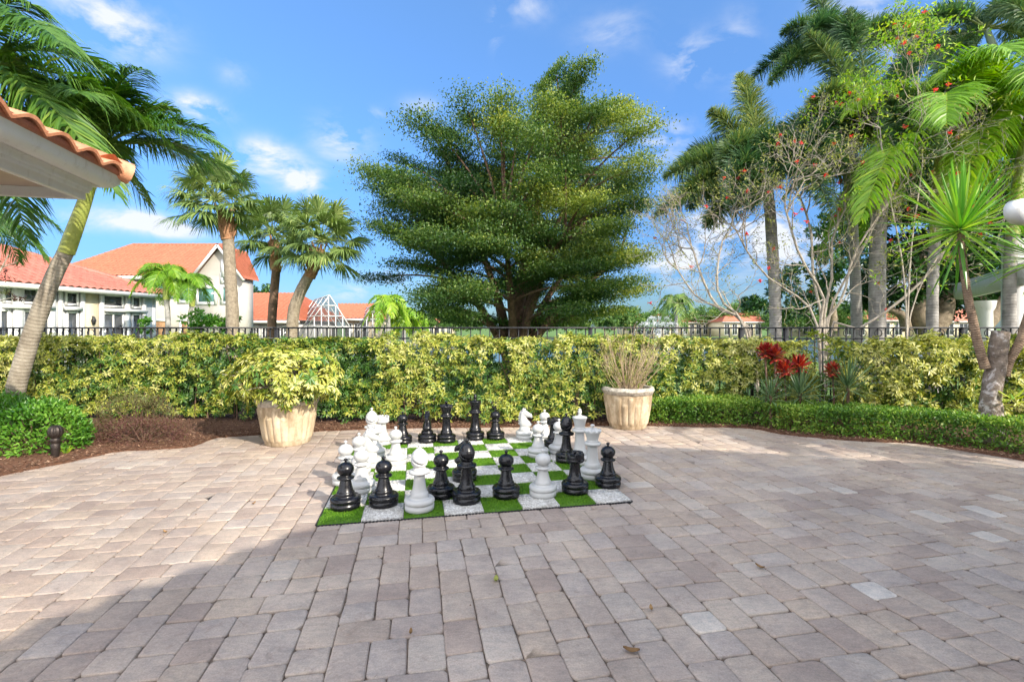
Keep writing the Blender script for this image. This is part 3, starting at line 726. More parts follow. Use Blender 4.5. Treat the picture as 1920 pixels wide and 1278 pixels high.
SCALE = dict(pawn=1.0, rook=1.0, bishop=1.0, queen=1.0, king=1.0, knight=1.0)
def piece(kind, colr, px, pyc, rz, label):
    key = (kind, colr); c = G(px, pyc); c[2] = .022
    grp = 'giant ' + colr + ' chess pieces'
    if key not in PR:
        o = thing('chess_' + kind, label, 'chess piece', (0, 0, 0)); MAKE[kind](o, M[colr]); PR[key] = o
    else:
        o = copy_tree(PR[key])
    o['label'] = label; o['group'] = grp; o.location = tuple(c); o.rotation_euler = (0, 0, rz)
    return o
PIECES = [
 ('pawn', 'black', 648, 955, 0, 'black pawn on the turf tile at the near left corner of the board'),
 ('pawn', 'black', 719.5, 950, 1, 'black pawn on the front row, just left of the front white bishop'),
 ('bishop', 'white', 786.5, 959, 2.2, 'white bishop standing at the front edge of the board'),
 ('pawn', 'black', 827, 934, 2, 'black pawn right behind the front white bishop, beside the front black bishop'),
 ('bishop', 'black', 875, 944, 2.0, 'black bishop with shiny rounded head at the middle of the front row'),
 ('knight', 'black', 871, 903, 3.0, 'black knight hidden behind the front black bishop'),
 ('pawn', 'black', 949, 934, 0, 'black pawn standing alone on turf between the front black bishop and a white pawn'),
 ('pawn', 'white', 1018, 932, 1, 'white pawn on a pebble tile in the front row, left of the black rook'),
 ('rook', 'black', 1078, 926, .8, 'black rook on the front row turf tile near the right corner'),
 ('pawn', 'black', 1140, 914, 2, 'black pawn on the pebble tile at the near right corner of the board'),
 ('queen', 'white', 1111, 899, .3, 'white queen with scalloped crown behind the front black rook'),
 ('king', 'white', 1087, 872, .2, 'white king with flat crown and tall finial, behind the white queen'),
 ('bishop', 'black', 1062, 868, .9, 'black bishop with slotted head in front of the white king'),
 ('pawn', 'white', 1048, 852, 1, 'white pawn between the rear black rook and the black bishop on the right side'),
 ('rook', 'black', 1038, 840, .5, 'black rook crowded among white pawns at the right side'),
 ('pawn', 'white', 1009, 858, 2, 'white pawn right of the empty squares, in front of the rear black rook'),
 ('pawn', 'white', 1021, 828, 2, 'white pawn at the rear, right behind the knight that faces right'),
 ('knight', 'white', 984, 824, -.1, 'white knight at the rear right of the board, facing right'),
 ('pawn', 'black', 929, 825, 1, 'small black pawn at the rear, right of the black king'),
 ('king', 'black', 891, 826, .3, 'black king, tallest piece at the rear edge of the board'),
 ('queen', 'black', 837, 831, .2, 'black queen at the rear edge beside the black knight'),
 ('knight', 'black', 801, 831, -1.5, 'black knight seen from its front at the rear edge, left of the black queen'),
 ('pawn', 'black', 755, 833, .4, 'black pawn at the rear left, right of the rear white rook'),
 ('rook', 'white', 717, 835, .4, 'white rook at the rear left corner of the board'),
 ('bishop', 'white', 697, 852, 1.9, 'white bishop at the rear left, left of the corner rook'),
 ('rook', 'white', 703, 859, 1.3, 'white rook half hidden behind the left white knight'),
 ('pawn', 'white', 742, 872, .4, 'white pawn standing apart on the left side, in front of the rear black pawn'),
 ('knight', 'white', 693, 878, 0, 'white knight on the left side facing right, among the white pawns'),
 ('pawn', 'white', 673, 889, 2, 'white pawn directly in front of the left white knight'),
 ('pawn', 'white', 648, 909, 1, 'white pawn outermost on the left side, behind the corner black pawn'),
 ('pawn', 'white', 678, 924, 0, 'white pawn between the two nearest left black pawns, carrying a shadow'),
]
for a in PIECES: piece(*a)

# fallen leaves on the pavers
for i, (px, py, s_, t_, lab) in enumerate([(1184, 1224, .036, .2, 'large curled brown leaf on the pavers near the bottom edge'), (930, 1090, .03, .9, 'small yellow green leaf on the pavers in front of the board'),
        (1221, 1145, .02, .6, 'tiny orange brown leaf on the shaded pavers right of centre'), (1425, 1066, .028, .3, 'dark leaf scrap on the shaded pavers to the right'),
        (770, 1190, .018, .3, 'tiny dark twig leaf on the pavers below the board'), (310, 1000, .02, .5, 'small tan leaf on the sunlit pavers to the left'), (476, 946, .02, .3, 'small brown leaf on sunlit pavers left of the board')]):
    b = MB(); c = G(px, py); K = 3
    th = rng.uniform(0, 6); u = np.linspace(-1, 1, 7)
    V = np.array([[x * s_, math.sqrt(max(0, 1 - x * x)) * s_ * .45 * q, .006 + .012 * abs(x) ** 2 + .008 * abs(q)] for x in u for q in (-1, 0, 1)]) @ np.array([[math.cos(th), math.sin(th), 0], [-math.sin(th), math.cos(th), 0], [0, 0, 1]])
    b.add(V, [[r * 3 + q, r * 3 + q + 1, r * 3 + q + 4, r * 3 + q + 3] for r in range(6) for q in range(2)], tone=t_)
    o = b.build('fallen_leaf', M['dry'] if i != 1 else M['wilt'], smooth=True); o.location = (c[0], c[1], .002); tag(o, lab, 'leaf', 'fallen leaves on the pavers')

b = MB(); K = 900; k = rng.integers(0, N - 1, K); pq = bp[k] + (bp[k + 1] - bp[k]) * rng.random((K, 1)); pq[:, 1] -= rng.exponential(.22, K); pq[:, 2] = .006
sx = np.c_[rng.uniform(-5, 6, 260), rng.uniform(1.6, 7, 260), np.full(260, .006)]; pq = np.vstack([pq, sx]); d_ = rdir(len(pq)); d_[:, 2] *= .1
leaves(b, pq, d_, rdir(len(pq), 4), rng.uniform(.008, .026, len(pq)), rng.uniform(.003, .012, len(pq)), rng.random(len(pq)), T_ONE)
tag(b.build('leaf_litter', M['mulch']), 'tiny bits of bark and leaf litter strewn over the pavers', 'litter', kind='stuff')

# ================================================================== PLANTERS
def pot(root):
    b = MB(); r0, r1, h = .262, .35, .52
    def flute(r, z, a):
        k = np.clip((z - .05) / .03, 0, 1) * np.clip((.46 - z) / .02, 0, 1)
        stag = np.where(np.sin(a * 11) > 0, 1.0, np.clip((.36 - z) / .02, 0, 1))
        return r + k * stag * .018 * (np.abs(np.sin(a * 11)) ** .6) - k * .004, z
    zs = np.linspace(.05, .47, 30)
    prof = [(0, 0), (r0 - .01, 0), (r0, .008), (r0 + .004, .042)] + [(r0 + (r1 - r0) * (z / h), z) for z in zs] + [(r1 - .004, .50), (r1 - .01, .515)]
    b.lathe(prof, 264, rf=flute); b.build('pot_body', M['pot'], root, True)
    b = MB(); b.lathe([(r1 - .02, .485), (r1 + .004, .490)] + arc(.020, .545, -60, 60, 7, r1 + .006) + [(r1 + .01, .585), (r1 - .03, .588), (r1 - .045, .575), (r1 - .05, .50)], 64,
                      rf=lambda r, z, a: (r + .004 * np.sin(a * 9) * np.sin(z * 90 + a * 5), z + .003 * np.sin(a * 7))); b.build('pot_rim', M['rim'], root, True)
    b = MB(); b.lathe([(r1 - .047, .53), (.2, .545), (0, .55)], 32); b.build('potting_soil', M['soil'], root, True)
cL = G(540, 829); cR = G(1177, 799.5)
pl = thing('stone_planter', 'fluted cream stone planter on the left, overflowing with variegated leaves', 'planter', cL, 0, 'fluted stone planters'); pot(pl)
pr = copy_tree(pl); pr.location = tuple(cR); pr.rotation_euler = (0, 0, .5); tag(pr, 'fluted cream stone planter with weathered rim beside the low hedge', 'planter', 'fluted stone planters')

def schefflera(mb, pos, out, leaf, tone, nl=7):
    """palmate leaves: at each pos a whorl of nl leaflets facing 'out', drooping"""
    N = len(pos); out = nrm(out); ref = rdir(N)
    a = nrm(np.cross(out, ref)); b = np.cross(out, a)
    ph = rng.uniform(0, 6.28, N)
    for k in range(nl):
        th = ph + k * 2 * np.pi / nl + rng.normal(size=N) * .12
        d = np.cos(th)[:, None] * a + np.sin(th)[:, None] * b + out * rng.uniform(-.1, .35, (N, 1)); d[:, 2] -= rng.uniform(.15, .55, N)
        L = leaf * rng.uniform(.75, 1.15, N)
        leaves(mb, pos + nrm(d) * .008, d, out + rng.normal(size=(N, 3)) * .25, L, L * .36, np.clip(tone + rng.normal(size=N) * .10, 0, 1))
def petioles(mb, a, b, r=.0025):
    for p, q in zip(a, b): mb.tube([p, (p + q) / 2 + [0, 0, .01], q], r, 3, tone=.3, caps=False)

# plant in the left planter
t = thing('variegated_shrub', 'yellow and green variegated umbrella shrub spilling out of the left stone planter', 'plant', cL)
mb = MB(); K = 640
v = rdir(K, .15); rr = (rng.uniform(.5, 1.0, K) ** .6 * (1 + .16 * fnoise(v, 4, 3)))[:, None]
p = v * rr * [.72, .60, .41] + [0, 0, .80]; p[:, 2] = np.maximum(p[:, 2], .36 + .25 * np.clip(.6 - np.abs(p[:, 0]), 0, 1)); p[:, 0] -= .02
p = p[(np.hypot(p[:, 0], p[:, 1]) > .40) | (p[:, 2] > .62)]
nn = v[:len(p)] * 1; nn = nrm(p - [0, 0, .75]) * [1, 1, 1] + [0, 0, .45] + rng.normal(size=(len(p), 3)) * .25
schefflera(mb, p, nn, .098, np.clip(.68 + .22 * rng.normal(size=len(p)), 0, 1), 8)
mb.build('foliage', M['varie'], t)
mb = MB()
for q in p[::5]: mb.tube(bez((q[0] * .1, q[1] * .1, .52), (q[0] * .35, q[1] * .35, .8), q, 6), np.linspace(.010, .003, 6), 5)
mb.build('stem', M['bark_grey'], t)

# twiggy plant in the right planter
t = thing('twiggy_shrub', 'sparse half bare twiggy shrub growing in the right stone planter', 'plant', cR)
mb = MB(); lf = MB()
for k in range(120):
    a = rng.uniform(0, 6.28); r0 = rng.uniform(0, .2); e = rng.uniform(.75, 1.45); L = rng.uniform(.45, .98)
    o = np.array([math.cos(a) * r0, math.sin(a) * r0, .53]); dv = np.array([math.cos(a) * math.cos(e), math.sin(a) * math.cos(e), math.sin(e)])
    tip = o + dv * L * [1.0, 1.0, 1]; c = bez(o, o + dv * L * .5 + rng.normal(size=3) * .05, tip, 7)
    mb.tube(c, np.linspace(.0045, .0015, 7), 4, tone=.5, caps=False)
    for s_ in range(2):
        q = c[3 + s_]; mb.tube(bez(q, q + dv * .1 + rng.normal(size=3) * .03, q + dv * .2 + rng.normal(size=3) * .09, 4), .0016, 3, caps=False)
    pts = c[rng.integers(2, 7, 9)] + rng.normal(size=(9, 3)) * .035
    leaves(lf, pts, rdir(9, .4), rdir(9), rng.uniform(.02, .05, 9), .009, rng.random(9))
mb.build('twig', M['straw'], t); lf.build('foliage', M['wilt'], t)

# ================================================================== HEDGES
def hedge(name, label, fx, x0, x1, depth, top, leaf, dens, m, base=.0, tonef=None, palm=True, wob=.05, cat='hedge', twigs=True, group=None, low=.04, nl=7, thin=None):
    """fx(x) -> y of the front face; leaves on face, top and in the body of the hedge"""
    o = thing(name, label, cat, (float((x0 + x1) / 2), float(fx(np.array([(x0 + x1) / 2]))[0]), 0), 0, group)
    ox, oy = o.location.x, o.location.y
    Lx = x1 - x0; mb = MB()
    def put(x, u, z, out, inner=0, dt=0):
        y = fx(x) + u
        pp = np.c_[x, y, z]; wv = fnoise(pp, 3.2, 11) * wob + fnoise(pp, 9, 4) * wob * .5
        pp = pp - out * (inner[:, None] - wv[:, None]); 
        if thin is not None:
            kp = rng.random(len(pp)) > thin(pp); pp = pp[kp]; out_ = out[kp]
        else: out_ = out
        kp2 = (fnoise(pp, 5.5, 31) + .6 * fnoise(pp, 13, 32) < .50) if palm and dt == 0 else np.ones(len(pp), bool)
        pp = pp[kp2]; out_ = out_[kp2]
        tn = tonef(pp) if tonef is not None else .5 + .3 * fnoise(pp, 1.7, 5) + .15 * rng.normal(size=len(pp))
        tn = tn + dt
        nn = out_ + rng.normal(size=pp.shape) * .5 + [0, 0, .35]
        pp = pp - [ox, oy, 0]
        if palm: schefflera(mb, pp, nn, leaf, np.clip(tn, 0, 1), nl)
        else:
            N_ = len(pp); leaves(mb, pp, nn + rdir(N_) * 1.2, nn + rdir(N_), leaf * rng.uniform(.7, 1.2, N_), leaf * .55, np.clip(tn, 0, 1))
    # front
    K = int(Lx * (top - low) * dens); x = rng.uniform(x0, x1, K); z = rng.uniform(low, top, K)
    put(x, np.zeros(K), z, np.tile([0, -1., 0], (K, 1)), np.abs(rng.normal(size=K)) * .09)
    # top
    K = int(Lx * depth * dens); x = rng.uniform(x0, x1, K)
    put(x, rng.uniform(-.02, depth, K), np.full(K, top), np.tile([0, 0, 1.], (K, 1)), np.abs(rng.normal(size=K)) * .05)
    # body
    K = int(Lx * (top - low) * dens * (1.25 if palm else .85)); x = rng.uniform(x0, x1, K); z = rng.uniform(low, top - .03, K)
    put(x, rng.uniform(.14, depth * .8, K), z, np.tile([0, -1., 0], (K, 1)), np.zeros(K), -.3 if palm else 0)  # inner leaves plain green, toned darker to put shade into the hedge's hollows
    mb.build('foliage', m, o)
    if twigs:
        tb = MB(); K = int(Lx * 9)
        for k in range(K):
            x = rng.uniform(x0, x1); y = float(fx(np.array([x]))[0]) + rng.uniform(.12, max(.14, depth - .05)); h = top * rng.uniform(.7, .95)
            tb.tube(bez((x - ox, y - oy, -.02), (x - ox + rng.normal() * .05, y - oy, h * .5), (x - ox + rng.normal() * .15, y - oy + rng.normal() * .08, h), 5), np.linspace(.010, .004, 5), 5, caps=False)
        tb.build('stem', M['bark_dark'], o)
    return o
mid = np.array([[-9.5, 7.35], [-6, 7.3], [-3.6, 7.1], [-2, 6.98], [0, 6.95], [1.2, 7.0], [3, 7.5], [5.2, 7.7]])
fxm = lambda x: np.interp(x, mid[:, 0], mid[:, 1])
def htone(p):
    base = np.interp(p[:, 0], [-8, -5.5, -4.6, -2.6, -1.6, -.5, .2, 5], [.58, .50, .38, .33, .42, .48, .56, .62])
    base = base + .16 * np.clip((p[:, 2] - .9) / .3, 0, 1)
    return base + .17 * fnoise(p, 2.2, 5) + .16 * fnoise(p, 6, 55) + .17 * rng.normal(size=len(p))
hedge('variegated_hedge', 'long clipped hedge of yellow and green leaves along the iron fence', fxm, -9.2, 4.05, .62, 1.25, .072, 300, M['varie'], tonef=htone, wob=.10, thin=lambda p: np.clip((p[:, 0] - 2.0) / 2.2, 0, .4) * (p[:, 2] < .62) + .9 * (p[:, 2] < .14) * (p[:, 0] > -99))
# low boxwood border on the right
lowp = np.array([[2.02, 7.06], [3.0, 6.98], [3.45, 6.9], [3.8, 6.45], [4.3, 6.2], [4.9, 6.0], [5.3, 5.72], [5.7, 5.3], [6.6, 4.6], [7.2, 4.2]])
fxl = lambda x: np.interp(x, lowp[:, 0], lowp[:, 1]) + .05
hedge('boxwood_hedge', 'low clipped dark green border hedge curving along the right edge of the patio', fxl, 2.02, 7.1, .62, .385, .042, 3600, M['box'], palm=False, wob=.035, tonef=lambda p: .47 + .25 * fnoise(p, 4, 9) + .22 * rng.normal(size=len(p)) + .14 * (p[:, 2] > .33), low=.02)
# variegated shrubs on the right
fxr = lambda x: np.interp(x, [4.2, 4.7, 5.4, 6.4, 8.2], [7.35, 6.95, 6.75, 6.75, 6.9])
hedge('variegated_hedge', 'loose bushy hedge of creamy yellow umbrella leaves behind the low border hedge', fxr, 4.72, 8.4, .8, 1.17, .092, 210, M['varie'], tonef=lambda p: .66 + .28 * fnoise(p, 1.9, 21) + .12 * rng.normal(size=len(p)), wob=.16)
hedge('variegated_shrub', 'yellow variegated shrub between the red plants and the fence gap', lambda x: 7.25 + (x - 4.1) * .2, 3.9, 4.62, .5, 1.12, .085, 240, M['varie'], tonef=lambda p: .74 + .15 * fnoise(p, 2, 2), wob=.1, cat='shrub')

def bush(name, label, c, rad, leaf, K, m, up=.4, tone=None, group=None, cat='shrub', wid=.5, lump=.12, stem=True):
    o = thing(name, label, cat, (c[0], c[1], 0), 0, group)
    mb = MB(); v = rdir(K, .2); v[:, 2] = np.abs(v[:, 2]) * 1.0
    lum = 1 + lump * fnoise(v, 5, 3) + lump * .6 * fnoise(v, 11, 8)
    rr = rng.uniform(.55, 1.0, K) ** .5
    p = v * (rr * lum)[:, None] * rad; p[:, 2] += .05
    nn = nrm(v / np.array(rad)) + [0, 0, up] + rng.normal(size=(K, 3)) * .4
    tn = (.5 + .25 * fnoise(p, 6, 6) if tone is None else tone(p)) + .15 * rng.normal(size=K)
    leaves(mb, p, nn + rdir(K) * .9, nn, leaf * rng.uniform(.7, 1.2, K), leaf * wid, np.clip(tn, 0, 1))
    mb.build('foliage', m, o)
    if stem:
        tb = MB()
        for k in range(26):
            q = p[rng.integers(0, K)] * .85; tb.tube(bez((q[0] * .15, q[1] * .15, 0), (q[0] * .4, q[1] * .4, q[2] * .6), q, 5), np.linspace(.008, .003, 5), 4, caps=False)
        tb.build('stem', M['bark_dark'], o)
    return o
bush('round_shrub', 'bright green rounded shrub beside the bollard light at the left edge', (-5.58, 5.62), (.64, .42, .60), .05, 5200, M['glossy'])
bush('round_shrub', 'lower glossy green shrub at the foot of the leaning palm', (-6.75, 6.2), (.6, .5, .62), .055, 3200, M['glossy'])
bush('purple_shrub', 'low wispy purple leaved shrub left of the mulch patch', (-4.95, 6.35), (.52, .42, .60), .024, 6500, M['loro'], wid=.35, lump=.2, tone=lambda p: .5 + .5 * (p[:, 2] - .25))
bush('purple_shrub', 'small red purple shrub spreading over the mulch', (-4.55, 5.98), (.55, .26, .30), .024, 3600, M['loro'], wid=.35, lump=.3, tone=lambda p: .25 + .2 * p[:, 2])

# bollard light
c = G(104, 861); t = thing('garden_light', 'small dark bronze shell topped garden light at the edge of the left bed', 'garden light', c)
b = MB(); b.lathe([(.026, 0), (.028, .005), (.034, .06), (.040, .12), (.043, .17), (.036, .18), (.046, .19), (.047, .225), (.04, .235)], 20); b.build('post', M['bronze'], t, True)
b = MB(); b.lathe([(.03, .232), (.052, .25), (.064, .28), (.066, .31), (.058, .345), (.035, .37), (.0, .378)], 72, rf=lambda r, z, a: (r * (1 + .05 * np.sin(a * 12)), z)); b.build('lamp_shade', M['bronze'], t, True)
b = MB(); K = 9
# young lily by the light
c2 = G(124, 854); t = thing('grass_tuft', 'little yellow green tuft of blades beside the garden light', 'plant', c2)
b = MB(); K = 26; a = rng.uniform(0, 6.28, K); d = np.c_[np.cos(a) * .6, np.sin(a) * .6, rng.uniform(.7, 1.4, K)]; d = nrm(d); L = rng.uniform(.08, .17, K)[:, None]
q0 = np.zeros((K, 3)); strips(b, [q0, q0 + d * L * .6, q0 + d * L - [0, 0, .02]], nrm(np.cross(d, rdir(K))), .012, rng.uniform(.5, 1, K)); b.build('foliage', M['lime'], t)

# ================================================================== FENCE
FY = 8.35
def fence(x0, x1, name, label, step, tall, posts, rings=()):
    o = thing(name, label, 'fence', ((x0 + x1) / 2, FY, 0), 0, 'black iron fence along the lake side'); ox = (x0 + x1) / 2
    b = MB(); b.box((0, 0, 1.435), (x1 - x0, .045, .028)); b.build('top_rail', M['iron'], o)
    b = MB(); b.box((0, 0, 1.255), (x1 - x0, .03, .024)); b.build('rail', M['iron'], o)
    b = MB(); b.box((0, 0, .10), (x1 - x0, .03, .024)); b.build('rail', M['iron'], o)
    b = MB(); b.box((0, 0, .76), (.019, .019, 1.33)); pk0 = None
    for x in np.arange(x0 + step / 2, x1, step):
        if pk0 is None: pk0 = pk_ = b.build('picket', M['iron'], o)
        else: pk_ = pk0.copy(); COL.objects.link(pk_)
        pk_.location = (x - ox, 0, 0)
    for x in posts:
        b = MB(); b.box((x - ox, 0, .53), (.062, .062, 1.79)); b.box((x - ox, 0, 1.437), (.078, .078, .024)); b.build('post', M['iron'], o)
    if len(rings):
        b = MB(); th = np.linspace(0, 2 * np.pi, 15)
        b.tube(np.c_[.062 * np.cos(th), np.zeros(15), 1.345 + .062 * np.sin(th)], .007, 5, caps=False); rg0 = None
        for x in rings:
            if rg0 is None: rg0 = r__ = b.build('ring', M['iron'], o)
            else: r__ = rg0.copy(); COL.objects.link(r__)
            r__.location = (x - ox, 0, 0)
    return o
fence(-9.4, -3.95, 'iron_fence', 'ornate black iron fence run with rings, behind the left part of the hedge', .108, 1, (-9.2, -6.75, -4.05), np.arange(-9.2, -4, .216))
fence(-3.93, 4.05, 'iron_fence', 'plain black iron fence run with square gaps behind the middle hedge', .165, 1, (-1.3, 1.35, 3.95))
fence(4.07, 9.8, 'iron_fence', 'black iron fence run with rings beside the white pergola', .135, 1, (4.72, 7.75, 9.7), np.arange(5.5, 9.7, .27))

# ================================================================== RED PLANTS AND ROSETTES
def rosette(name, label, c, n, L, wd, m, e0=1.3, e1=-.1, droop=.35, stem=None, cat='plant', group=None, tone=.5, z0=.05, ws=(.6, 1, .9, .08)):
    o = thing(name, label, cat, (c[0], c[1], 0), 0, group); b = MB()
    k = np.arange(n); a = k * 2.399963; f = (k + .5) / n; e = e0 + (e1 - e0) * f + rng.normal(size=n) * .1
    d = np.c_[np.cos(a) * np.cos(e), np.sin(a) * np.cos(e), np.sin(e)]
    l = (L * (.65 + .35 * np.sin(np.pi * np.clip(f + .1, 0, 1))) * rng.uniform(.85, 1.1, n))[:, None]
    q0 = np.tile([[0, 0, z0]], (n, 1)) + d * .02 - np.array([0, 0, 1]) * f[:, None] * .08
    dr = droop * (.3 + f[:, None]) * l
    zz = np.array([[0, 0, 1.]])
    q = [q0, q0 + d * l * .4 - zz * dr * .05, q0 + d * l * .75 - zz * dr * .35, q0 + d * l - zz * dr]
    wdv = nrm(np.cross(d, zz))
    # two halves folded along the midrib
    for s_ in (-1, 1):
        strips(b, [qq + (wdv * s_ * wd * wi / 4 + np.cross(wdv, d) * -.12 * wd * wi) for qq, wi in zip(q, ws)], nrm(wdv * s_ + np.cross(wdv, d) * -.5), wd / 2, np.clip(tone + .25 * rng.normal(size=n), 0, 1), ws)
    b.build('foliage', m, o)
    if stem is not None:
        b = MB(); b.tube(stem[0], stem[1], 10, wob=.04); b.build('stem', stem[2], o, True)
    return o
for (px, py, s_, lab) in [(1452, 662, .22, 'dark red ti plant highest, touching the fence rail'), (1498, 682, .24, 'bright red ti plant in the middle of the red cluster'), (1470, 690, .22, 'darker red ti plant lowest in the red cluster, half sunk in the hedge'), (1434, 655, .17, 'maroon ti plant at the left end of the red cluster'), (1560, 690, .15, 'small purple red ti plant beside the fence gap')]:
    c = P(px, py, 7.0); rosette('red_ti_plant', lab, c, 34, s_ * .85, .06, M['red'], 1.35, -.2, .25, (np.array([[0, 0, 0], [.03, 0, c[2] * .5], [0, 0, c[2]]]), .014, M['bark_dark']), group='red ti plants above the hedge', z0=c[2], tone=.5 if px != 1562 else .15)
for (px, py, s_, lab) in [(1500, 735, .48, 'grey green spiky rosette left of the fence gap'), (1590, 722, .55, 'large grey green spiky rosette below the fence gap'), (1445, 740, .32, 'small dark spiky rosette at the thin end of the hedge')]:
    c = P(px, py, 6.85); rosette('spiky_plant', lab, c, 60, s_, .022, M['agave'], 1.4, -.15, .12, group='spiky rosettes behind the low hedge', z0=max(.2, c[2]), stem=(np.array([[0, 0, 0], [0, 0, .15], [0, 0, max(.2, c[2])]]), .02, M['bark_dark']))

# ================================================================== PALMS
def palm(name, label, trunk_pts, r0, r1, m, crown, nf, L, style, leafmat, shaft=None, group=None, cat='palm tree', wob=.02, base_bulge=0, az=None, boots=None, elev=(.95, -.35), **kw):
    tp = poly(trunk_pts, 26); b0 = tp[0]
    o = thing(name, label, cat, b0, 0, group); q = tp - b0; t = np.linspace(0, 1, 26)
    mb = MB(); mb.tube(q, r0 + (r1 - r0) * t + base_bulge * np.exp(-t * 14), 18, wob=wob); mb.build('trunk', m, o, True)
    if shaft is not None:
        sp, sr, sm = shaft; sp = poly(sp, 14) - b0; mb = MB(); mb.tube(sp, np.interp(np.linspace(0, 1, 14), np.linspace(0, 1, len(sr)), sr), 18); mb.build('crownshaft', sm, o, True)
    if boots is not None:
        bp_, br, K = boots; mb = MB(); bp_ = poly(bp_, 12) - b0; mb.tube(bp_, np.interp(np.linspace(0, 1, 12), np.linspace(0, 1, len(br)), br), 12, wob=.08)
        for k in range(K):
            a = k * 2.4; c = bp_[int(k / K * 11)]; d = np.array([math.cos(a), math.sin(a), 1.1]); mb.bar(c + d * [1, 1, 0] * br[0] * .8, c + nrm(d) * br[0] * 2.1, .07, .025)
        mb.build('leaf_bases', M['boots'], o)
    mb = MB(); c = np.asarray(crown, float) - b0
    if style == 'fan': fan_crown(mb, c, nf, L, **kw)
    elif isinstance(nf, list):
        for (a_, e_, l_, dr_) in nf:
            d_ = np.array([math.cos(a_) * math.cos(e_), math.sin(a_) * math.cos(e_), math.sin(e_)]); k_ = dict(kw); k_['droop'] = dr_; k_['tone'] = kw.get('tone', .5) + rng.uniform(-.15, .2)
            frond(mb, c + d_ * .08, d_, l_, style=style, **k_)
    else: palm_crown(mb, c, nf, L, elev, az, style=style, **kw)
    mb.build('crown', leafmat, o)
    return o
def fan_crown(mb, c, nf, L, seg=34, tone=.5, wind=(0, 0, 0), elev=(1.25, -.75), pet=.62):
    z = np.array([0, 0, 1.])
    for k in range(nf):
        f = (k + .5) / nf; a = k * 2.399963; e = elev[0] + (elev[1] - elev[0]) * f ** .9 + rng.normal() * .1
        d = nrm(np.array([math.cos(a) * math.cos(e), math.sin(a) * math.cos(e), math.sin(e)]) + np.asarray(wind) * .5)
        pl_ = L * pet * rng.uniform(.6, 1.3); h = c + d * pl_ - z * .10 * f * L
        mb.tube([c + d * .05, c + d * pl_ * .5 + z * .02, h], [.02, .014, .010], 4, tone=.7, caps=False)
        # costapalmate blade: segments fan out about the continuing petiole
        s = nrm(np.cross(d, z) + 1e-3); n = np.cross(s, d); th = np.linspace(-2.0, 2.0, seg) + rng.normal(size=seg) * .03
        dd = nrm(d * np.cos(th)[:, None] + s * np.sin(th)[:, None] + n * (.22 * np.cos(th * 2)[:, None]) + rng.normal(size=(seg, 3)) * .05)
        ln = (L * .62 * (.75 + .25 * np.cos(th)) * rng.uniform(.85, 1.1, seg))[:, None]
        hg = (.10 + .26 * rng.random((seg, 1))); wv = np.asarray(wind)[None]
        q = [np.tile(h, (seg, 1)), h + dd * ln * .45, h + dd * ln * .75 - z * ln * hg * .4 + wv * ln * .2, h + dd * ln * .95 - z * ln * hg * 1.3 + wv * ln * .5]
        strips(mb, q, nrm(np.cross(dd, n) + .3 * n), L * .036, np.clip(tone + .25 * (rng.random() - .5) + .12 * rng.normal(size=seg) - .15 * f, 0, 1), (.3, 1, .7, .1))

# leaning palm on the left (crown partly behind the eave)
YL = 6.5
palm('leaning_palm', 'leaning ringed palm at the left, its crown reaching over the eave', [P(14, 770, YL) * [1, 1, 0] + [0, 0, 0], P(28, 735, YL), P(62, 620, YL), P(100, 520, YL), P(126, 468, YL)], .112, .088, M['trunk_left'],
     P(190, 275, YL), 17, 1.56, 'feather', M['palm'], ([P(124, 474, YL), P(142, 425, YL), P(160, 375, YL), P(178, 320, YL), P(188, 285, YL)], [.096, .090, .078, .062, .04], M['shaft']),
     base_bulge=.05, n=118, ll=.52, lw=.020, droop=.5, hang=.42, tone=.5, wind=(.20, 0, .03), elev=(1.35, .30))
# second palm off to the left; its fronds sweep into the picture
Y2 = 5.4
c2 = P(-75, 120, Y2)
palm('tall_palm', 'bigger palm at the top left corner, only its sweeping fronds in view', [c2 * [1, 1, 0] + [-1.6, .2, 0], c2 * [1, 1, .5] + [-.9, .1, 0], c2 - [.2, 0, .5]], .15, .12, M['trunk_left'],
     c2, 15, 1.95, 'feather', M['palm'], ([c2 - [.2, 0, .55], c2 - [.05, 0, .2], c2], [.12, .10, .06], M['shaft']), n=125, ll=.66, lw=.024, droop=.6, hang=.5, tone=.55, wind=(.12, 0, -.03), elev=(1.0, -.2))
# low fronds under the eave at the far left
Y3 = 9.3; c3 = P(-40, 390, Y3)
palm('low_palm', 'palm glimpsed under the eave at the left edge', [c3 * [1, 1, 0], c3 * [1, 1, .5], c3 - [0, 0, .3]], .12, .10, M['trunk_left'], c3, 9, 1.05, 'feather', M['palm'], n=70, ll=.5, lw=.022, droop=.7, hang=.6, tone=.5, wind=(.15, 0, 0))

# sabal palms beyond the fence
palm('sabal_palm', 'tallest fan palm with a straight trunk, left of the group of three', [P(437, 617, 14) * [1, 1, 0] + [0, 0, -.35], P(436, 600, 14), P(432, 520, 14), P(427, 435, 14)], .18, .15, M['sabal'],
     P(402, 372, 14), 38, 1.15, 'fan', M['fan'], boots=([P(427, 450, 14), P(425, 425, 14), P(420, 395, 14)], [.17, .21, .17], 26), seg=54, tone=.45, wind=(-.06, 0, 0))
palm('sabal_palm', 'middle fan palm of three with the darkest trunk', [P(508, 617, 17) * [1, 1, 0] + [0, 0, -.35], P(510, 600, 17), P(514, 550, 17), P(518, 500, 17)], .155, .14, M['bark_dark'],
     P(512, 438, 17), 36, 1.22, 'fan', M['fan'], boots=([P(518, 510, 17), P(516, 480, 17), P(513, 450, 17)], [.15, .19, .15], 16), seg=54, tone=.42, wind=(-.05, 0, 0))
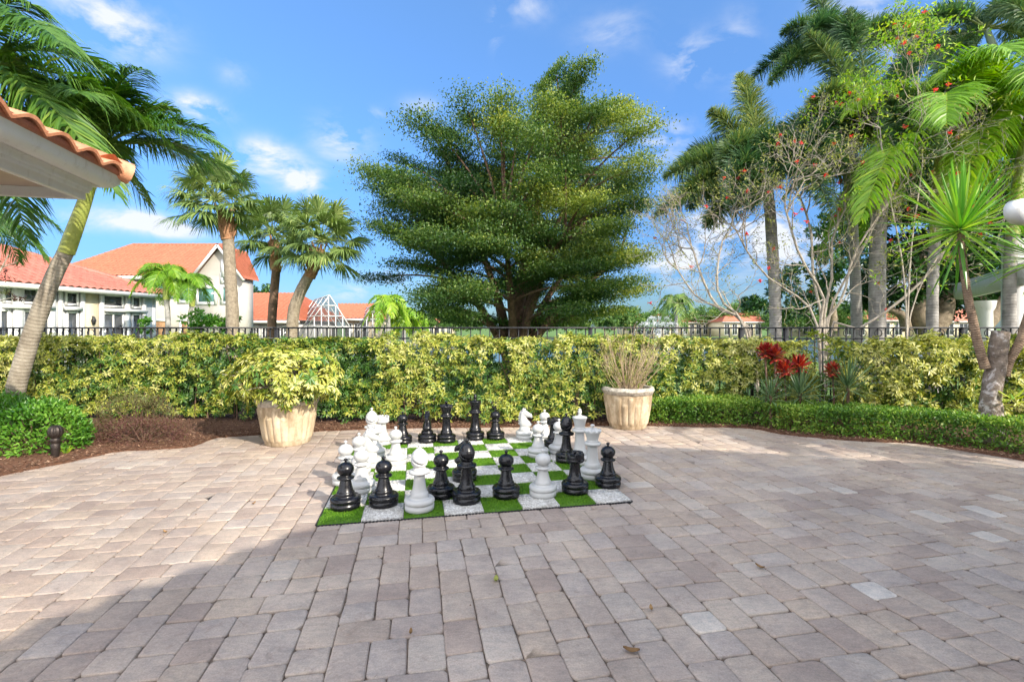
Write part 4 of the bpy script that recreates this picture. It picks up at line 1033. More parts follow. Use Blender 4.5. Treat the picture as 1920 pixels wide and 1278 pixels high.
palm('sabal_palm', 'fan palm with a trunk curving to the right, nearest the big tree', [P(545, 617, 15) * [1, 1, 0] + [0, 0, -.35], P(549, 598, 15), P(560, 555, 15), P(583, 510, 15)], .19, .16, M['sabal'],
     P(602, 450, 15), 38, 1.22, 'fan', M['fan'], boots=([P(580, 520, 15), P(590, 495, 15), P(600, 465, 15)], [.17, .2, .17], 22), seg=54, tone=.5, wind=(.05, 0, 0))
# young palms in front of the far villa
palm('young_palm', 'young feathery palm with a yellow crownshaft in front of the villa', [P(316, 617, 20) * [1, 1, 0] + [0, 0, -.35], P(315, 600, 20), P(312, 558, 20)], .115, .09, M['trunk_fox'], P(307, 508, 20), 15, 1.1, 'feather', M['lime'],
     ([P(312, 562, 20), P(311, 540, 20), P(309, 508, 20)], [.12, .11, .05], M['shaft']), n=60, ll=.5, lw=.026, droop=.8, hang=.5, tone=.35, wind=(-.1, 0, 0))
palm('young_palm', 'smaller young palm right of the first, by the teal windows', [P(354, 617, 20.5) * [1, 1, 0] + [0, 0, -.35], P(356, 600, 20.5), P(360, 570, 20.5)], .10, .08, M['trunk_fox'], P(357, 524, 20.5), 13, 1.0, 'feather', M['lime'],
     ([P(360, 574, 20.5), P(363, 552, 20.5), P(366, 535, 20.5)], [.11, .10, .05], M['shaft']), n=60, ll=.45, lw=.026, droop=.85, hang=.5, tone=.25, wind=(.1, 0, 0))
for i, (px, py, Y, L, lab) in enumerate([(728, 562, 42, 2.2, 'small pale far palm just right of the screen enclosures'), (757, 585, 44, 1.9, 'low bushy far palm left of the big tree'), (776, 592, 46, 1.8, 'far palm half hidden by the lowest boughs of the big tree'), (1268, 560, 52, 2.4, 'wispy far palm behind the left bare branches')]):
    palm('far_palm', lab, [P(px, 617, Y) * [1, 1, 0] + [0, 0, -.35], P(px, 600, Y), P(px, py + 4, Y)], .2, .16, M['trunk_fox'], P(px, py, Y), 17, L, 'feather', M['lime'] if i < 3 else M['farleaf'], n=26, ll=.9, lw=.1, droop=.9, hang=.5, tone=.6, group='small palms on the far bank')

# foxtail palms on the right
grp = 'tall foxtail palms at the right'
def cs(pts, Y): return [P(x, y, Y) for x, y in pts]
palm('foxtail_palm', 'foxtail palm leaning out furthest to the left of the right hand group', [P(1454, 617, 10) * [1, 1, 0] + [0, 0, -.35]] + cs([(1454, 600), (1450, 500), (1444, 400), (1440, 365)], 10), .125, .105, M['trunk_fox'],
     P(1438, 322, 10), [(3.2, .35, 2.35, .42), (3.05, -.05, 2.3, .35), (3.5, -.45, 1.7, .3), (2.85, 1.0, 2.0, .15), (2.3, 1.35, 2.5, .1), (3.6, .75, 1.9, .7), (.3, .7, 2.2, .6), (-1.2, .5, 2.0, .7), (1.3, .5, 2.0, .6), (4.3, .9, 1.9, .9), (5.4, .1, 2.0, .5), (4.1, -.1, 1.8, .5), (2.2, .3, 2.0, .5), (3.35, .12, 2.2, .5), (2.9, .55, 2.2, .45), (3.9, .35, 2.1, .8), (4.8, .3, 2.0, .9), (2.6, .75, 2.2, .4)], 2.45, 'fox', M['foxtail'], (cs([(1440, 370), (1438, 340), (1436, 308)], 10), [.11, .10, .05], M['shaft_grey']), group=grp, n=230, ll=.58, lw=.020, droop=.7, hang=.16, tone=.5, elev=(1.25, -.45), rach=.03)
palm('foxtail_palm', 'foxtail palm with the thickest trunk and a grey green crownshaft', [P(1645, 617, 9.5) * [1, 1, 0] + [0, 0, -.35]] + cs([(1645, 600), (1645, 500), (1648, 400), (1650, 350)], 9.5), .15, .135, M['trunk_fox'],
     P(1652, 265, 9.5), [(3.15, .80, 3.1, .85), (3.0, 1.12, 3.1, .18), (2.6, 1.4, 3.1, .1), (.2, 1.2, 3.0, .2), (.1, .6, 2.8, .7), (3.5, .45, 2.6, .7), (-1.0, .9, 2.6, .9), (-1.8, .6, 2.4, .9), (1.4, .7, 2.6, .6), (2.1, .5, 2.7, .6), (.9, .9, 2.7, .4), (5.5, .9, 2.6, .8), (3.3, .95, 2.9, .6), (2.8, .7, 2.9, .6), (4.2, .8, 2.5, .9)], 2.9, 'fox', M['foxtail'], (cs([(1650, 355), (1650, 320), (1652, 285), (1652, 255)], 9.5), [.145, .135, .10, .06], M['shaft_grey']), group=grp, n=210, ll=.52, lw=.021, droop=.65, hang=.16, tone=.45, elev=(1.25, -.1), rach=.035)
palm('foxtail_palm', 'dark foxtail palm with its crown highest at the top of the picture', [P(1606, 617, 11) * [1, 1, 0] + [0, 0, -.35]] + cs([(1606, 600), (1600, 450), (1588, 300), (1582, 200)], 11), .115, .10, M['trunk_fox'],
     P(1580, 110, 11), [(3.1, .9, 2.2, .5), (2.7, 1.3, 2.4, .15), (1.5, .9, 2.4, .4), (.2, .9, 2.5, .5), (4.2, .5, 2.2, .8), (5.4, .6, 2.3, .8), (3.4, .2, 2.1, .6), (1.0, .2, 2.2, .6), (2.9, .5, 2.3, .6), (3.7, .8, 2.2, .7), (2.2, .8, 2.3, .4)], 2.7, 'fox', M['foxtail'], (cs([(1582, 205), (1580, 160), (1578, 120)], 11), [.14, .13, .06], M['shaft_grey']), group=grp, n=185, ll=.52, lw=.022, droop=.8, hang=.16, tone=.45, elev=(1.2, -.45), rach=.03)
palm('foxtail_palm', 'foxtail palm whose crown spreads over the top right corner', [P(2040, 617, 12.5) * [1, 1, 0] + [0, 0, -.35]] + cs([(2040, 600), (2000, 400), (1900, 200)], 12.5), .16, .13, M['trunk_fox'],
     P(1850, 55, 12.5), 13, 3.0, 'fox', M['foxtail'], (cs([(1900, 205), (1880, 140), (1850, 55)], 12.5), [.14, .13, .06], M['shaft_grey']), group=grp, n=190, ll=.48, lw=.025, droop=.8, hang=.16, tone=.5, elev=(1.2, -.4), rach=.03)
palm('bright_palm', 'bright green palm with a pale slender trunk left of the pergola', [P(1748, 617, 9.0) * [1, 1, 0] + [0, 0, -.35]] + cs([(1748, 600), (1750, 500), (1754, 440)], 9.0), .10, .085, M['trunk_fox'],
     P(1764, 235, 9.0), 15, 2.7, 'feather', M['lime'], (cs([(1754, 445), (1756, 390), (1760, 320), (1764, 250)], 9.0), [.095, .10, .08, .04], M['shaft']), n=150, ll=.75, lw=.028, droop=.7, hang=.45, tone=.5, elev=(1.2, -.2), wind=(-.05, 0, 0))
palm('bright_palm', 'bright palm in front of the white pergola column at the right edge', [P(1893, 617, 8.8) * [1, 1, 0] + [0, 0, -.35]] + cs([(1893, 600), (1894, 500), (1898, 440)], 8.8), .105, .09, M['trunk_fox'],
     P(1925, 190, 8.8), 14, 2.8, 'feather', M['lime'], (cs([(1898, 445), (1904, 380), (1915, 300), (1925, 215)], 8.8), [.10, .10, .08, .04], M['shaft']), n=150, ll=.75, lw=.028, droop=.7, hang=.45, tone=.52, elev=(1.2, -.2), wind=(-.05, 0, 0))

# cane plant with a sword-leaved head (front right)
YD = 5.9; cb = P(1862, 790, YD) * [1, 1, 0]
t = thing('cane_tree', 'old grey stump with two leaning canes and a spiky sword leaved head', 'tree', cb)
b = MB(); st = poly([cb + [0, 0, -.02], P(1858, 745, YD), P(1868, 690, YD), P(1872, 650, YD), P(1878, 622, YD)], 16) - cb
b.tube(st, np.interp(np.linspace(0, 1, 16), [0, .12, .45, .8, 1], [.155, .125, .10, .09, .085]), 16, wob=.07); b.build('trunk', M['lichen'], t, True)
b = MB(); b.tube(poly([P(1848, 690, YD), P(1838, 660, YD), P(1826, 610, YD), P(1813, 545, YD), P(1806, 490, YD), P(1801, 432, YD)], 20) - cb, np.linspace(.052, .034, 20), 12, wob=.05); b.build('cane', M['bark_drac'], t, True)
b = MB(); b.tube(poly([P(1884, 705, YD), P(1892, 675, YD), P(1908, 650, YD), P(1925, 600, YD), P(1950, 500, YD)], 14) - cb, np.linspace(.05, .036, 14), 12, wob=.05); b.build('cane', M['bark_drac'], t, True)
def swords(b, c, n, L, wd, e0, e1, tone=.5):
    k = np.arange(n); a = k * 2.399963; f = (k + .5) / n; e = e0 + (e1 - e0) * f + rng.normal(size=n) * .08
    d = np.c_[np.cos(a) * np.cos(e), np.sin(a) * np.cos(e), np.sin(e)]; l = (L * rng.uniform(.85, 1.08, n))[:, None]; zz = np.array([[0, 0, 1.]])
    q0 = c + d * .03 - zz * .05 * f[:, None]; dr = .14 * f[:, None] ** 2 * l
    q = [q0, q0 + d * l * .35, q0 + d * l * .75 - zz * dr * .4, q0 + d * l - zz * dr]; wv = nrm(np.cross(d, zz))
    for s_ in (-1, 1):
        strips(b, [qq + wv * s_ * wd * wi / 4 + np.cross(wv, d) * -.1 * wd * wi for qq, wi in zip(q, (.7, 1, .75, .05))], nrm(wv * s_ + np.cross(wv, d) * -.45), wd / 2, np.clip(tone + .22 * rng.normal(size=n), 0, 1), (.7, 1, .75, .05))
b = MB(); swords(b, P(1800, 425, YD) - cb, 84, .80, .048, 1.45, -.45, .62); swords(b, P(1800, 440, YD) - cb, 9, .7, .04, -.6, -1.3, .4); b.build('crown', M['sword'], t)
b = MB(); swords(b, P(1955, 480, YD) - cb, 60, .8, .042, 1.4, -.3); b.build('crown', M['sword'], t)
b = MB(); swords(b, P(1872, 742, YD) - cb + [0, -.17, 0], 7, .17, .05, .9, -.2, .7); b.build('leaf_sprout', M['lime'], t)

# ================================================================== THE BIG TREE
YT = 18.0
outline = [(672, 355), (690, 345), (735, 350), (712, 305), (740, 275), (790, 245), (800, 232), (860, 222), (905, 235), (1000, 250), (1012, 205), (1015, 160), (1040, 120), (1070, 118), (1088, 145), (1095, 200), (1140, 215), (1200, 182), (1205, 205),
           (1235, 228), (1200, 250), (1238, 292), (1215, 320), (1228, 350), (1222, 400), (1215, 440), (1240, 470), (1200, 500), (1215, 545), (1170, 560), (1165, 600), (1080, 612), (960, 612), (840, 612), (780, 590), (790, 560), (700, 540), (655, 515),
           (665, 500), (760, 488), (700, 455), (688, 420), (740, 425), (690, 385)]
def inside(px, py, poly_):
    c = np.zeros(len(px), bool); j = len(poly_) - 1
    for i in range(len(poly_)):
        xi, yi = poly_[i]; xj, yj = poly_[j]
        c ^= ((yi > py) != (yj > py)) & (px < (xj - xi) * (py - yi) / (yj - yi + 1e-9) + xi); j = i
    return c
base = np.array([(965 - 960) * YT / FPX, YT, -.35])
t = thing('olive_tree', 'huge spreading tree of layered small leaved boughs in the middle of the view', 'tree', base)
pads = []
rg = np.random.default_rng(21)
while len(pads) < 225:
    px, py = rg.uniform(650, 1245), rg.uniform(105, 615)
    if not inside(np.array([px]), np.array([py]), outline)[0]: continue
    if not inside(np.array([px + 44]), np.array([py]), outline)[0] or not inside(np.array([px - 44]), np.array([py]), outline)[0]: continue
    halfw = 1.0 - abs((px - 960) / 310.0) ** 2; dm = 4.6 * math.sqrt(max(.05, halfw)) * (1 - .5 * max(0, (330 - py) / 230.0))
    if py > 565 and abs(px - 965) < 60: continue
    if not inside(np.array([px]), np.array([py - 38]), outline)[0] and not (px > 1000 and px < 1100 and py < 235): continue
    s_ = rg.uniform(-1, 1); s_ = math.copysign(abs(s_) ** .55, s_)
    y = YT + s_ * dm; k = y / YT
    q = P(px, py, YT); q[1] = y
    if all(np.linalg.norm((q - p_) * [1, .7, 1.8]) > .55 for p_ in pads): pads.append(q)
    elif rg.random() < .02: pads.append(q)
edge = [(700, 357), (705, 425), (690, 520), (745, 300), (800, 235), (870, 222), (1050, 125), (1035, 150), (1076, 152), (1020, 182), (1056, 160), (1055, 188), (1090, 192), (1040, 215), (1080, 225), (1012, 232), (1112, 245), (1060, 245), (1045, 200), (1070, 205), (1125, 225), (1160, 222), (990, 250), (940, 245), (840, 240), (1180, 200), (1215, 235), (1210, 300), (1200, 400), (1190, 480), (1190, 550), (1140, 585), (1040, 600), (900, 600), (820, 590), (720, 345), (960, 240), (730, 380), (1150, 215), (1100, 560), (1050, 215), (1070, 240)]
for e_ in edge: pads.append(P(e_[0], e_[1], YT + rg.uniform(-1.5, 1.5) * 0 + 0.0) + [0, rg.uniform(-.8, .8), 0])
limbs = MB(); crown = MB()
def rl(p): return np.asarray(p) - base
# a short bole breaking into many rising limbs
heads = []
for k in range(11):
    a = k * 2.4 + .4; e = rg.uniform(.75, 1.35); L = rg.uniform(3.0, 5.8) * (1.0 if k else 1.0)
    tip = np.array([math.cos(a) * math.cos(e) * L * 1.25, math.sin(a) * math.cos(e) * L, math.sin(e) * L + 1.0])
    c = bez((math.cos(a) * .18, math.sin(a) * .18, .2), (tip[0] * .25, tip[1] * .25, tip[2] * .55), tip, 14)
    limbs.tube(c, np.linspace(.20, .06, 14), 8, wob=.04, caps=False); heads.append(c)
c = poly([[0, 0, 0], [.2, 0, 3], [.9, 0, 6.5], [1.7, .2, 9.6]], 20); limbs.tube(c, np.linspace(.3, .05, 20), 8, caps=False); heads.append(c)
limbs.tube([[0, 0, -.1], [0, 0, .6], [.02, 0, 1.3]], [.55, .42, .36], 14, wob=.06)
HP = np.vstack(heads)
for q in pads:
    q = np.array([q[0] * .925, q[1], q[2]]); qr = rl(q); dz = HP - qr; cost = np.linalg.norm(dz, axis=1) + 3.0 * np.maximum(0, HP[:, 2] - qr[2] + .3) ; s0 = HP[np.argmin(cost + rg.random(len(cost)) * .6)]
    out = qr - s0; Lb = np.linalg.norm(out)
    c = bez(s0, s0 * .5 + qr * .5 + [0, 0, .12 * Lb], qr, 9); limbs.tube(c, np.linspace(.055, .015, 9), 5, caps=False)
    sz = .50 + .50 * min(1, max(0, (9.9 - qr[2]) / 2.4)); d = out * [1, 1, .25]; rad = nrm(qr * [1, 1, 0] + rg.normal(size=3) * [.6, .6, 0]); d = nrm(nrm(d) * .5 + rad)
    s = nrm(np.cross(d, [0, 0, 1]))
    K = int(rg.uniform(1500, 2500) * sz); u = rg.beta(1.6, 1.3, K) * 1.9 - 1.15; v = rg.normal(size=K) * .36 * (1.1 - .45 * np.abs(u)); 
    tilt = rg.uniform(-.02, .28); h = rg.normal(size=K) * .085 + tilt * u - .10 * v * v
    # twiglets: leaves gather in small rows
    g = rg.integers(0, 60, K); gj = rg.normal(size=(60, 3)) * [.28, .22, .06] * sz; u = u * sz; v = v * sz; v = v + .12 * np.sin(u * 4 + qr[0] * 7) * sz; h = h + .03 * np.sin(u * 9 + v * 7)
    p = qr + (u[:, None] + gj[g, 0:1]) * d * .95 + (v[:, None] + gj[g, 1:2]) * s + (h + gj[g, 2])[:, None] * np.array([0, 0, 1.])
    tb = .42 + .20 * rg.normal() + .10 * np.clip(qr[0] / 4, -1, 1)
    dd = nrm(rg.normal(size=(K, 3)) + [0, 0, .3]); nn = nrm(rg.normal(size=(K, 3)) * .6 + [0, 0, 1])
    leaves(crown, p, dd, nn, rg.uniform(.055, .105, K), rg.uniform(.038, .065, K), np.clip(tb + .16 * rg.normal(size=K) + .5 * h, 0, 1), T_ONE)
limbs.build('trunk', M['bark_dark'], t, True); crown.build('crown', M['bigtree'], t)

# ================================================================== BARE FLOWERING SHRUBS
def twigtree(name, label, base, stems, leafK, flK, leafsize=.07, m=None, levels=4, spread=.55, toneb=.7):
    o = thing(name, label, 'tree', base); wb = MB(); lf = MB(); fl = MB(); tips = []
    def grow(p, d, L, r, lv):
        n = 5; pts = [p]; dd = d.copy()
        for k in range(n):
            dd = nrm(dd + rng.normal(size=3) * .16 + [0, 0, .04]); pts.append(pts[-1] + dd * L / n)
        wb.tube(pts, np.linspace(r, r * .66, n + 1), 6 if lv > 2 else 4, caps=False)
        if lv == 0: tips.append((pts[-1], dd)); return
        for k in range(3 if lv > 1 else rng.integers(2, 4)):
            a = pts[-1] if k < 2 else pts[3]; nd = nrm(dd + rng.normal(size=3) * spread)
            grow(a, nd, L * rng.uniform(.62, .85), r * .60, lv - 1)
    for (pts, r) in stems:
        c = poly(pts, 12) - base; wb.tube(c, np.linspace(r, r * .55, 12), 8, wob=.04, caps=False)
        d = nrm(c[-1] - c[-3])
        for k in range(3): grow(c[-1], nrm(d + rng.normal(size=3) * spread * .8), rng.uniform(.45, .65), r * .5, levels - 1)
        for q in (6, 8, 10): grow(c[q], nrm(nrm(c[q] - c[q - 1]) + rng.normal(size=3) * spread * 1.3), rng.uniform(.35, .55), r * .38, levels - 2)
    wb.build('branch', M['bark_grey'], o, True)
    TP = np.array([a for a, b_ in tips]); TD = np.array([b_ for a, b_ in tips])
    k = rng.integers(0, len(TP), leafK); p = TP[k] + rng.normal(size=(leafK, 3)) * .045
    leaves(lf, p, TD[k] * .5 + rdir(leafK), rdir(leafK, 1), rng.uniform(.6, 1.2, leafK) * leafsize, leafsize * .38, np.clip(toneb + .25 * rng.normal(size=leafK), 0, 1)); lf.build('foliage', m or M['wilt'], o)
    K = 16; leaves(fl, rng.normal(size=(K, 3)) * .012, rdir(K), rdir(K), .038, .026, rng.random(K), T_ONE); f0 = None
    for k in rng.integers(0, len(TP), flK):
        if f0 is None: f0 = f_ = fl.build('flower', M['flower'], o)
        else: f_ = f0.copy(); COL.objects.link(f_)
        f_.location = tuple(TP[k]); f_.rotation_euler = tuple(rng.uniform(0, 6.2, 3))
    return o
def pp(lst, Y, dy=0): return [P(x, y, Y + dy * i) for i, (x, y) in enumerate(lst)]
Yb = 8.9; b1 = P(1545, 640, Yb) * [1, 1, 0] + [0, 0, -.1]
twigtree('flowering_tree', 'sprawling pale branched tree with sparse leaves and red blossoms behind the red plants', b1,
   [([b1] + pp([(1535, 620), (1545, 560), (1500, 480), (1475, 400)], Yb, -.1), .032), ([b1] + pp([(1532, 610), (1500, 560), (1440, 520), (1400, 470)], Yb, .05), .028), ([b1] + pp([(1545, 600), (1560, 520), (1560, 450), (1585, 390)], Yb, .05), .032),
    ([b1] + pp([(1550, 600), (1580, 560), (1600, 480), (1650, 400)], Yb, -.15), .028), ([b1] + pp([(1560, 610), (1600, 620), (1680, 570), (1760, 490), (1800, 400)], Yb, -.2), .03), ([b1] + pp([(1540, 600), (1525, 520), (1520, 430), (1500, 370)], Yb, .1), .032),
    ([b1] + pp([(1555, 590), (1600, 500), (1650, 400), (1680, 330)], Yb, -.2), .026)], 5200, 60, .055, M['wilt'], 5, .55)
b2 = P(1425, 640, Yb + .1) * [1, 1, 0] + [0, 0, -.1]
twigtree('bare_tree', 'nearly bare grey branched tree leaning left over the fence', b2,
   [([b2] + pp([(1405, 615), (1350, 580), (1320, 530), (1300, 470)], Yb, .1), .034), ([b2] + pp([(1400, 612), (1330, 570), (1300, 550), (1270, 505)], Yb, .15), .028), ([b2] + pp([(1395, 610), (1350, 560), (1345, 500), (1355, 450)], Yb, 0), .028)], 2300, 16, .05, M['wilt'], 5, .6)
b3 = P(1700, 500, 7.9) * [1, 1, 0]
twigtree('flowering_tree', 'leafier yellow green flowering branches in front of the bright palms, upper right', b3,
   [([b3] + pp([(1700, 600), (1690, 480), (1660, 330), (1650, 240)], 8.2), .015), ([b3] + pp([(1702, 600), (1710, 450), (1730, 300), (1720, 200)], 8.2), .015), ([b3] + pp([(1705, 600), (1760, 480), (1850, 420)], 8.2), .014)], 4200, 34, .075, M['lime'], 5, .5, .6)

# ================================================================== FICUS MASS AND OTHER FAR GREENERY
def mass(name, label, base, blobs, trunks, leaf, m, dens=260, group=None, cat='tree', tr=M['bark_ficus'], wid=.5, tb=.4):
    """crown made of uneven clumps: blobs = (centre, radii)"""
    base = np.asarray(base, float); o = thing(name, label, cat, base, 0, group); cr = MB()
    for (c, r) in blobs:
        c = np.asarray(c, float) - base; r = np.asarray(r, float); vol = (r[0] * r[1] + r[0] * r[2] + r[1] * r[2]) ; ncl = max(6, int(vol * 7 / (leaf * 9)))
        ncl = min(ncl, 170)
        cc = rdir(ncl) * rng.uniform(.35, 1.0, (ncl, 1)) ** .6 * r + c; cs_ = r.mean() * rng.uniform(.16, .34, ncl)
        K = int(dens); k = np.repeat(np.arange(ncl), K // 4)
        v = rdir(len(k), .15); p = cc[k] + v * (cs_[k] * rng.uniform(.5, 1, len(k)) ** .5)[:, None] * [1, 1, .72]
        nn = v + [0, 0, .6] + rng.normal(size=(len(k), 3)) * .4
        leaves(cr, p, rdir(len(k)) + v * .5, nn, leaf * rng.uniform(.7, 1.25, len(k)), leaf * wid, np.clip(tb + (rng.normal(size=ncl) * .14)[k] + .14 * rng.normal(size=len(k)), 0, 1), T_ONE)
    cr.build('crown', m, o)
    wb = MB()
    for (pts, r0, r1) in trunks: wb.tube(poly(pts, 14) - base, np.linspace(r0, r1, 14), 9, wob=.04, caps=False)
    if trunks: wb.build('trunk', tr, o, True)
    return o
def BL(px, py, Y, rx, ry, rz=None): return (P(px, py, Y), (rx * Y / FPX, (rz or rx) * Y / FPX, ry * Y / FPX))
Yf = 13.0; bf = P(1740, 617, Yf) * [1, 1, 0] + [0, 0, -.35]
mass('ficus_tree', 'dark glossy fig tree with several curving trunks behind the right hand palms', bf,
     [BL(1690, 440, Yf, 95, 90), BL(1790, 430, Yf, 110, 100), BL(1870, 470, Yf, 100, 110), BL(1730, 530, Yf + .8, 110, 55), BL(1840, 540, Yf + .8, 110, 50), BL(1950, 430, Yf, 100, 130), BL(1660, 530, Yf, 60, 55), BL(1640, 400, Yf + .6, 60, 70), BL(1750, 330, Yf, 120, 70), BL(1860, 340, Yf + .5, 120, 80), BL(1670, 350, Yf + .5, 80, 70), BL(1930, 300, Yf, 90, 90), BL(1800, 240, Yf + .8, 110, 70)],
     [([P(1738, 620, Yf), P(1720, 580, Yf), P(1725, 520, Yf), P(1722, 440, Yf)], .26, .13), ([P(1745, 620, Yf), P(1765, 590, Yf), P(1775, 555, Yf), P(1800, 535, Yf), P(1850, 470, Yf)], .30, .10),
      ([P(1830, 620, Yf), P(1832, 590, Yf), P(1840, 560, Yf), P(1838, 500, Yf)], .16, .08), ([P(1835, 620, Yf - .5), P(1860, 590, Yf - .5), P(1885, 565, Yf - .5), P(1930, 540, Yf - .5)], .22, .14), ([P(1700, 620, Yf), P(1690, 590, Yf), P(1640, 570, Yf)], .14, .06)], .17, M['ficus'], 620)
mass('dark_tree', 'dark rounded tree behind the bare branches, left of the thick palm trunk', P(1560, 617, 24) * [1, 1, 0] + [0, 0, -.35],
     [BL(1510, 540, 24, 60, 50), BL(1450, 570, 24, 55, 26), BL(1590, 500, 22, 50, 80), BL(1560, 450, 24, 45, 45)], [([P(1560, 620, 24), P(1560, 590, 24), P(1555, 540, 24)], .25, .15)], .24, M['ficus'], 420, tb=.5)
mass('round_shrub', 'bright green bush at the foot of the tallest fan palm', P(405, 617, 19) * [1, 1, 0] + [0, 0, -.35], [BL(400, 602, 19, 42, 24), BL(435, 610, 19, 28, 16), BL(376, 610, 19, 22, 18)], [], .16, M['glossy'], 420, cat='shrub')
mass('small_shrub', 'small dark bush between the pink roofed wing and the young palms', P(278, 617, 20) * [1, 1, 0] + [0, 0, -.35], [BL(278, 612, 20, 15, 14)], [], .14, M['glossy'], 300, cat='shrub')
mass('distant_tree', 'dark far tree above the screened roof, behind the villa', P(475, 617, 70) * [1, 1, 0] + [0, 0, -.35], [BL(480, 545, 70, 30, 10), BL(478, 560, 70, 24, 14)], [([P(476, 620, 70), P(476, 590, 70), P(478, 560, 70)], .4, .25)], .5, M['ficus'], 260)
far = [(1190, 598, 90, 40, 22, 'low olive green far bush right of the big tree'), (1235, 600, 95, 45, 18, 'pale green far tree crown behind the fountain'), (1330, 595, 110, 60, 20, 'wide far tree between two orange roofs'), (1390, 588, 105, 40, 24, 'round bright far tree right of the leaning bare tree'),
       (1480, 596, 100, 60, 22, 'far tree left of the thick palm trunks'), (1570, 592, 95, 50, 26, 'yellow green far tree seen through the pale branches'), (1650, 596, 100, 60, 24, 'far tree low between the palm trunks'), (820, 600, 90, 36, 12, 'low far tree beneath the left boughs of the big tree'),
       (870, 604, 95, 40, 12, 'dim far tree behind the trunk of the big tree, left side'), (1060, 600, 95, 60, 16, 'far tree behind the right foot of the big tree'), (1150, 592, 60, 44, 22, 'bright low tree at the right foot of the big tree')]
for (px, py, Y, rx, ry, lab) in far:
    mass('far_tree', lab, P(px, 617, Y) * [1, 1, 0] + [0, 0, -.35], [BL(px, py, Y, rx * .7, ry), BL(px - rx * .5, py + 6, Y, rx * .5, ry * .7), BL(px + rx * .55, py + 5, Y, rx * .5, ry * .7)], [([P(px, 619, Y), P(px, 612, Y), P(px, py, Y)], .3, .2)], .55, M['farleaf'], 200, 'trees on the far bank', tb=.45)
mass('reddish_sapling', 'thin reddish leaved branches at the left edge in front of the pink roof', P(-30, 617, 11) * [1, 1, 0] + [0, 0, -.35], [BL(12, 495, 11, 26, 16), BL(-10, 520, 11, 30, 22), BL(25, 560, 11, 16, 7), BL(2, 545, 11, 24, 14)],
     [([P(-30, 620, 11), P(-28, 580, 11), P(-10, 530, 11), P(20, 470, 11)], .04, .008), ([P(-30, 600, 11), P(-10, 570, 11), P(30, 555, 11)], .03, .006), ([P(-28, 570, 11), P(-5, 510, 11), P(35, 490, 11)], .03, .006)], .07, M['loro'], 60, cat='sapling', tr=M['bark_grey'], tb=.55)
# tree row off the left and right edges, so the place goes on beyond the frame

# ================================================================== ROOFS AND HOUSES
def tile_roof(mb, E0, E1, R1, R0, sp=.30, course=.38, amp=.035, sub=6, thick=.02, tone=.5):
    """barrel tiles over the plane with eave E0-E1 and ridge R0-R1"""
    E0, E1, R0, R1 = [np.asarray(v, float) for v in (E0, E1, R0, R1)]
    e = nrm(E1 - E0); mid_ = (R0 + R1) / 2 - E0; u = nrm(mid_ - e * (mid_ @ e)); n = np.cross(e, u)
    if n[2] < 0: n = -n
    Tm = (R0 - E0) @ u; sl0, sl1 = 0.0, (R0 - E0) @ e; sr0, sr1 = (E1 - E0) @ e, (R1 - E0) @ e
    rows = max(1, int(round(Tm / course))); ts = []; lift = []
    for k in range(rows):
        ts += [k * Tm / rows, (k + 1) * Tm / rows - 1e-3]; lift += [.028, 0.0]
    S0 = min(sl0, sl1); S1 = max(sr0, sr1); s = np.arange(S0, S1 + sp / sub, sp / sub)
    t = np.array(ts)[:, None]; L = sl0 + (sl1 - sl0) * t / Tm; Rr = sr0 + (sr1 - sr0) * t / Tm
    ss = np.clip(s[None], L, np.maximum(L, Rr)); ph = ss / sp
    hgt = amp * (np.abs(np.cos(np.pi * ph)) ** 1.2 * 1.5 - .5) + np.array(lift)[:, None]
    V = E0 + ss[..., None] * e + t[..., None] * u + hgt[..., None] * n
    m_, c_ = ss.shape; i = np.arange(m_ - 1)[:, None] * c_; j = np.arange(c_ - 1)[None]
    F = np.stack([i + j, i + j + 1, i + c_ + j + 1, i + c_ + j], -1).reshape(-1, 4)
    Vf = V.reshape(-1, 3); ok = np.linalg.norm(Vf[F[:, 0]] - Vf[F[:, 1]], axis=1) + np.linalg.norm(Vf[F[:, 2]] - Vf[F[:, 3]], axis=1) > 1e-5
    mb.add(Vf, F[ok])
    # thickness at the eave
    a = V[0]; b2_ = a - n * thick; mb.add(np.vstack([a, b2_]), np.stack([np.arange(c_ - 1), np.arange(c_ - 1) + c_, np.arange(c_ - 1) + c_ + 1, np.arange(c_ - 1) + 1], 1))
    b3_ = b2_ + u * .25; mb.add(np.vstack([b2_, b3_]), np.stack([np.arange(c_ - 1), np.arange(c_ - 1) + c_, np.arange(c_ - 1) + c_ + 1, np.arange(c_ - 1) + 1], 1))
def ridge_caps(mb, A, B, r=.11, L=.4):
    A = np.asarray(A, float); B = np.asarray(B, float); n = max(1, int(np.linalg.norm(B - A) / L))
    for k in range(n):
        a = A + (B - A) * k / n; b = A + (B - A) * (k + 1.08) / n; mb.tube([a, b], [r, r * .82], 10, caps=True)

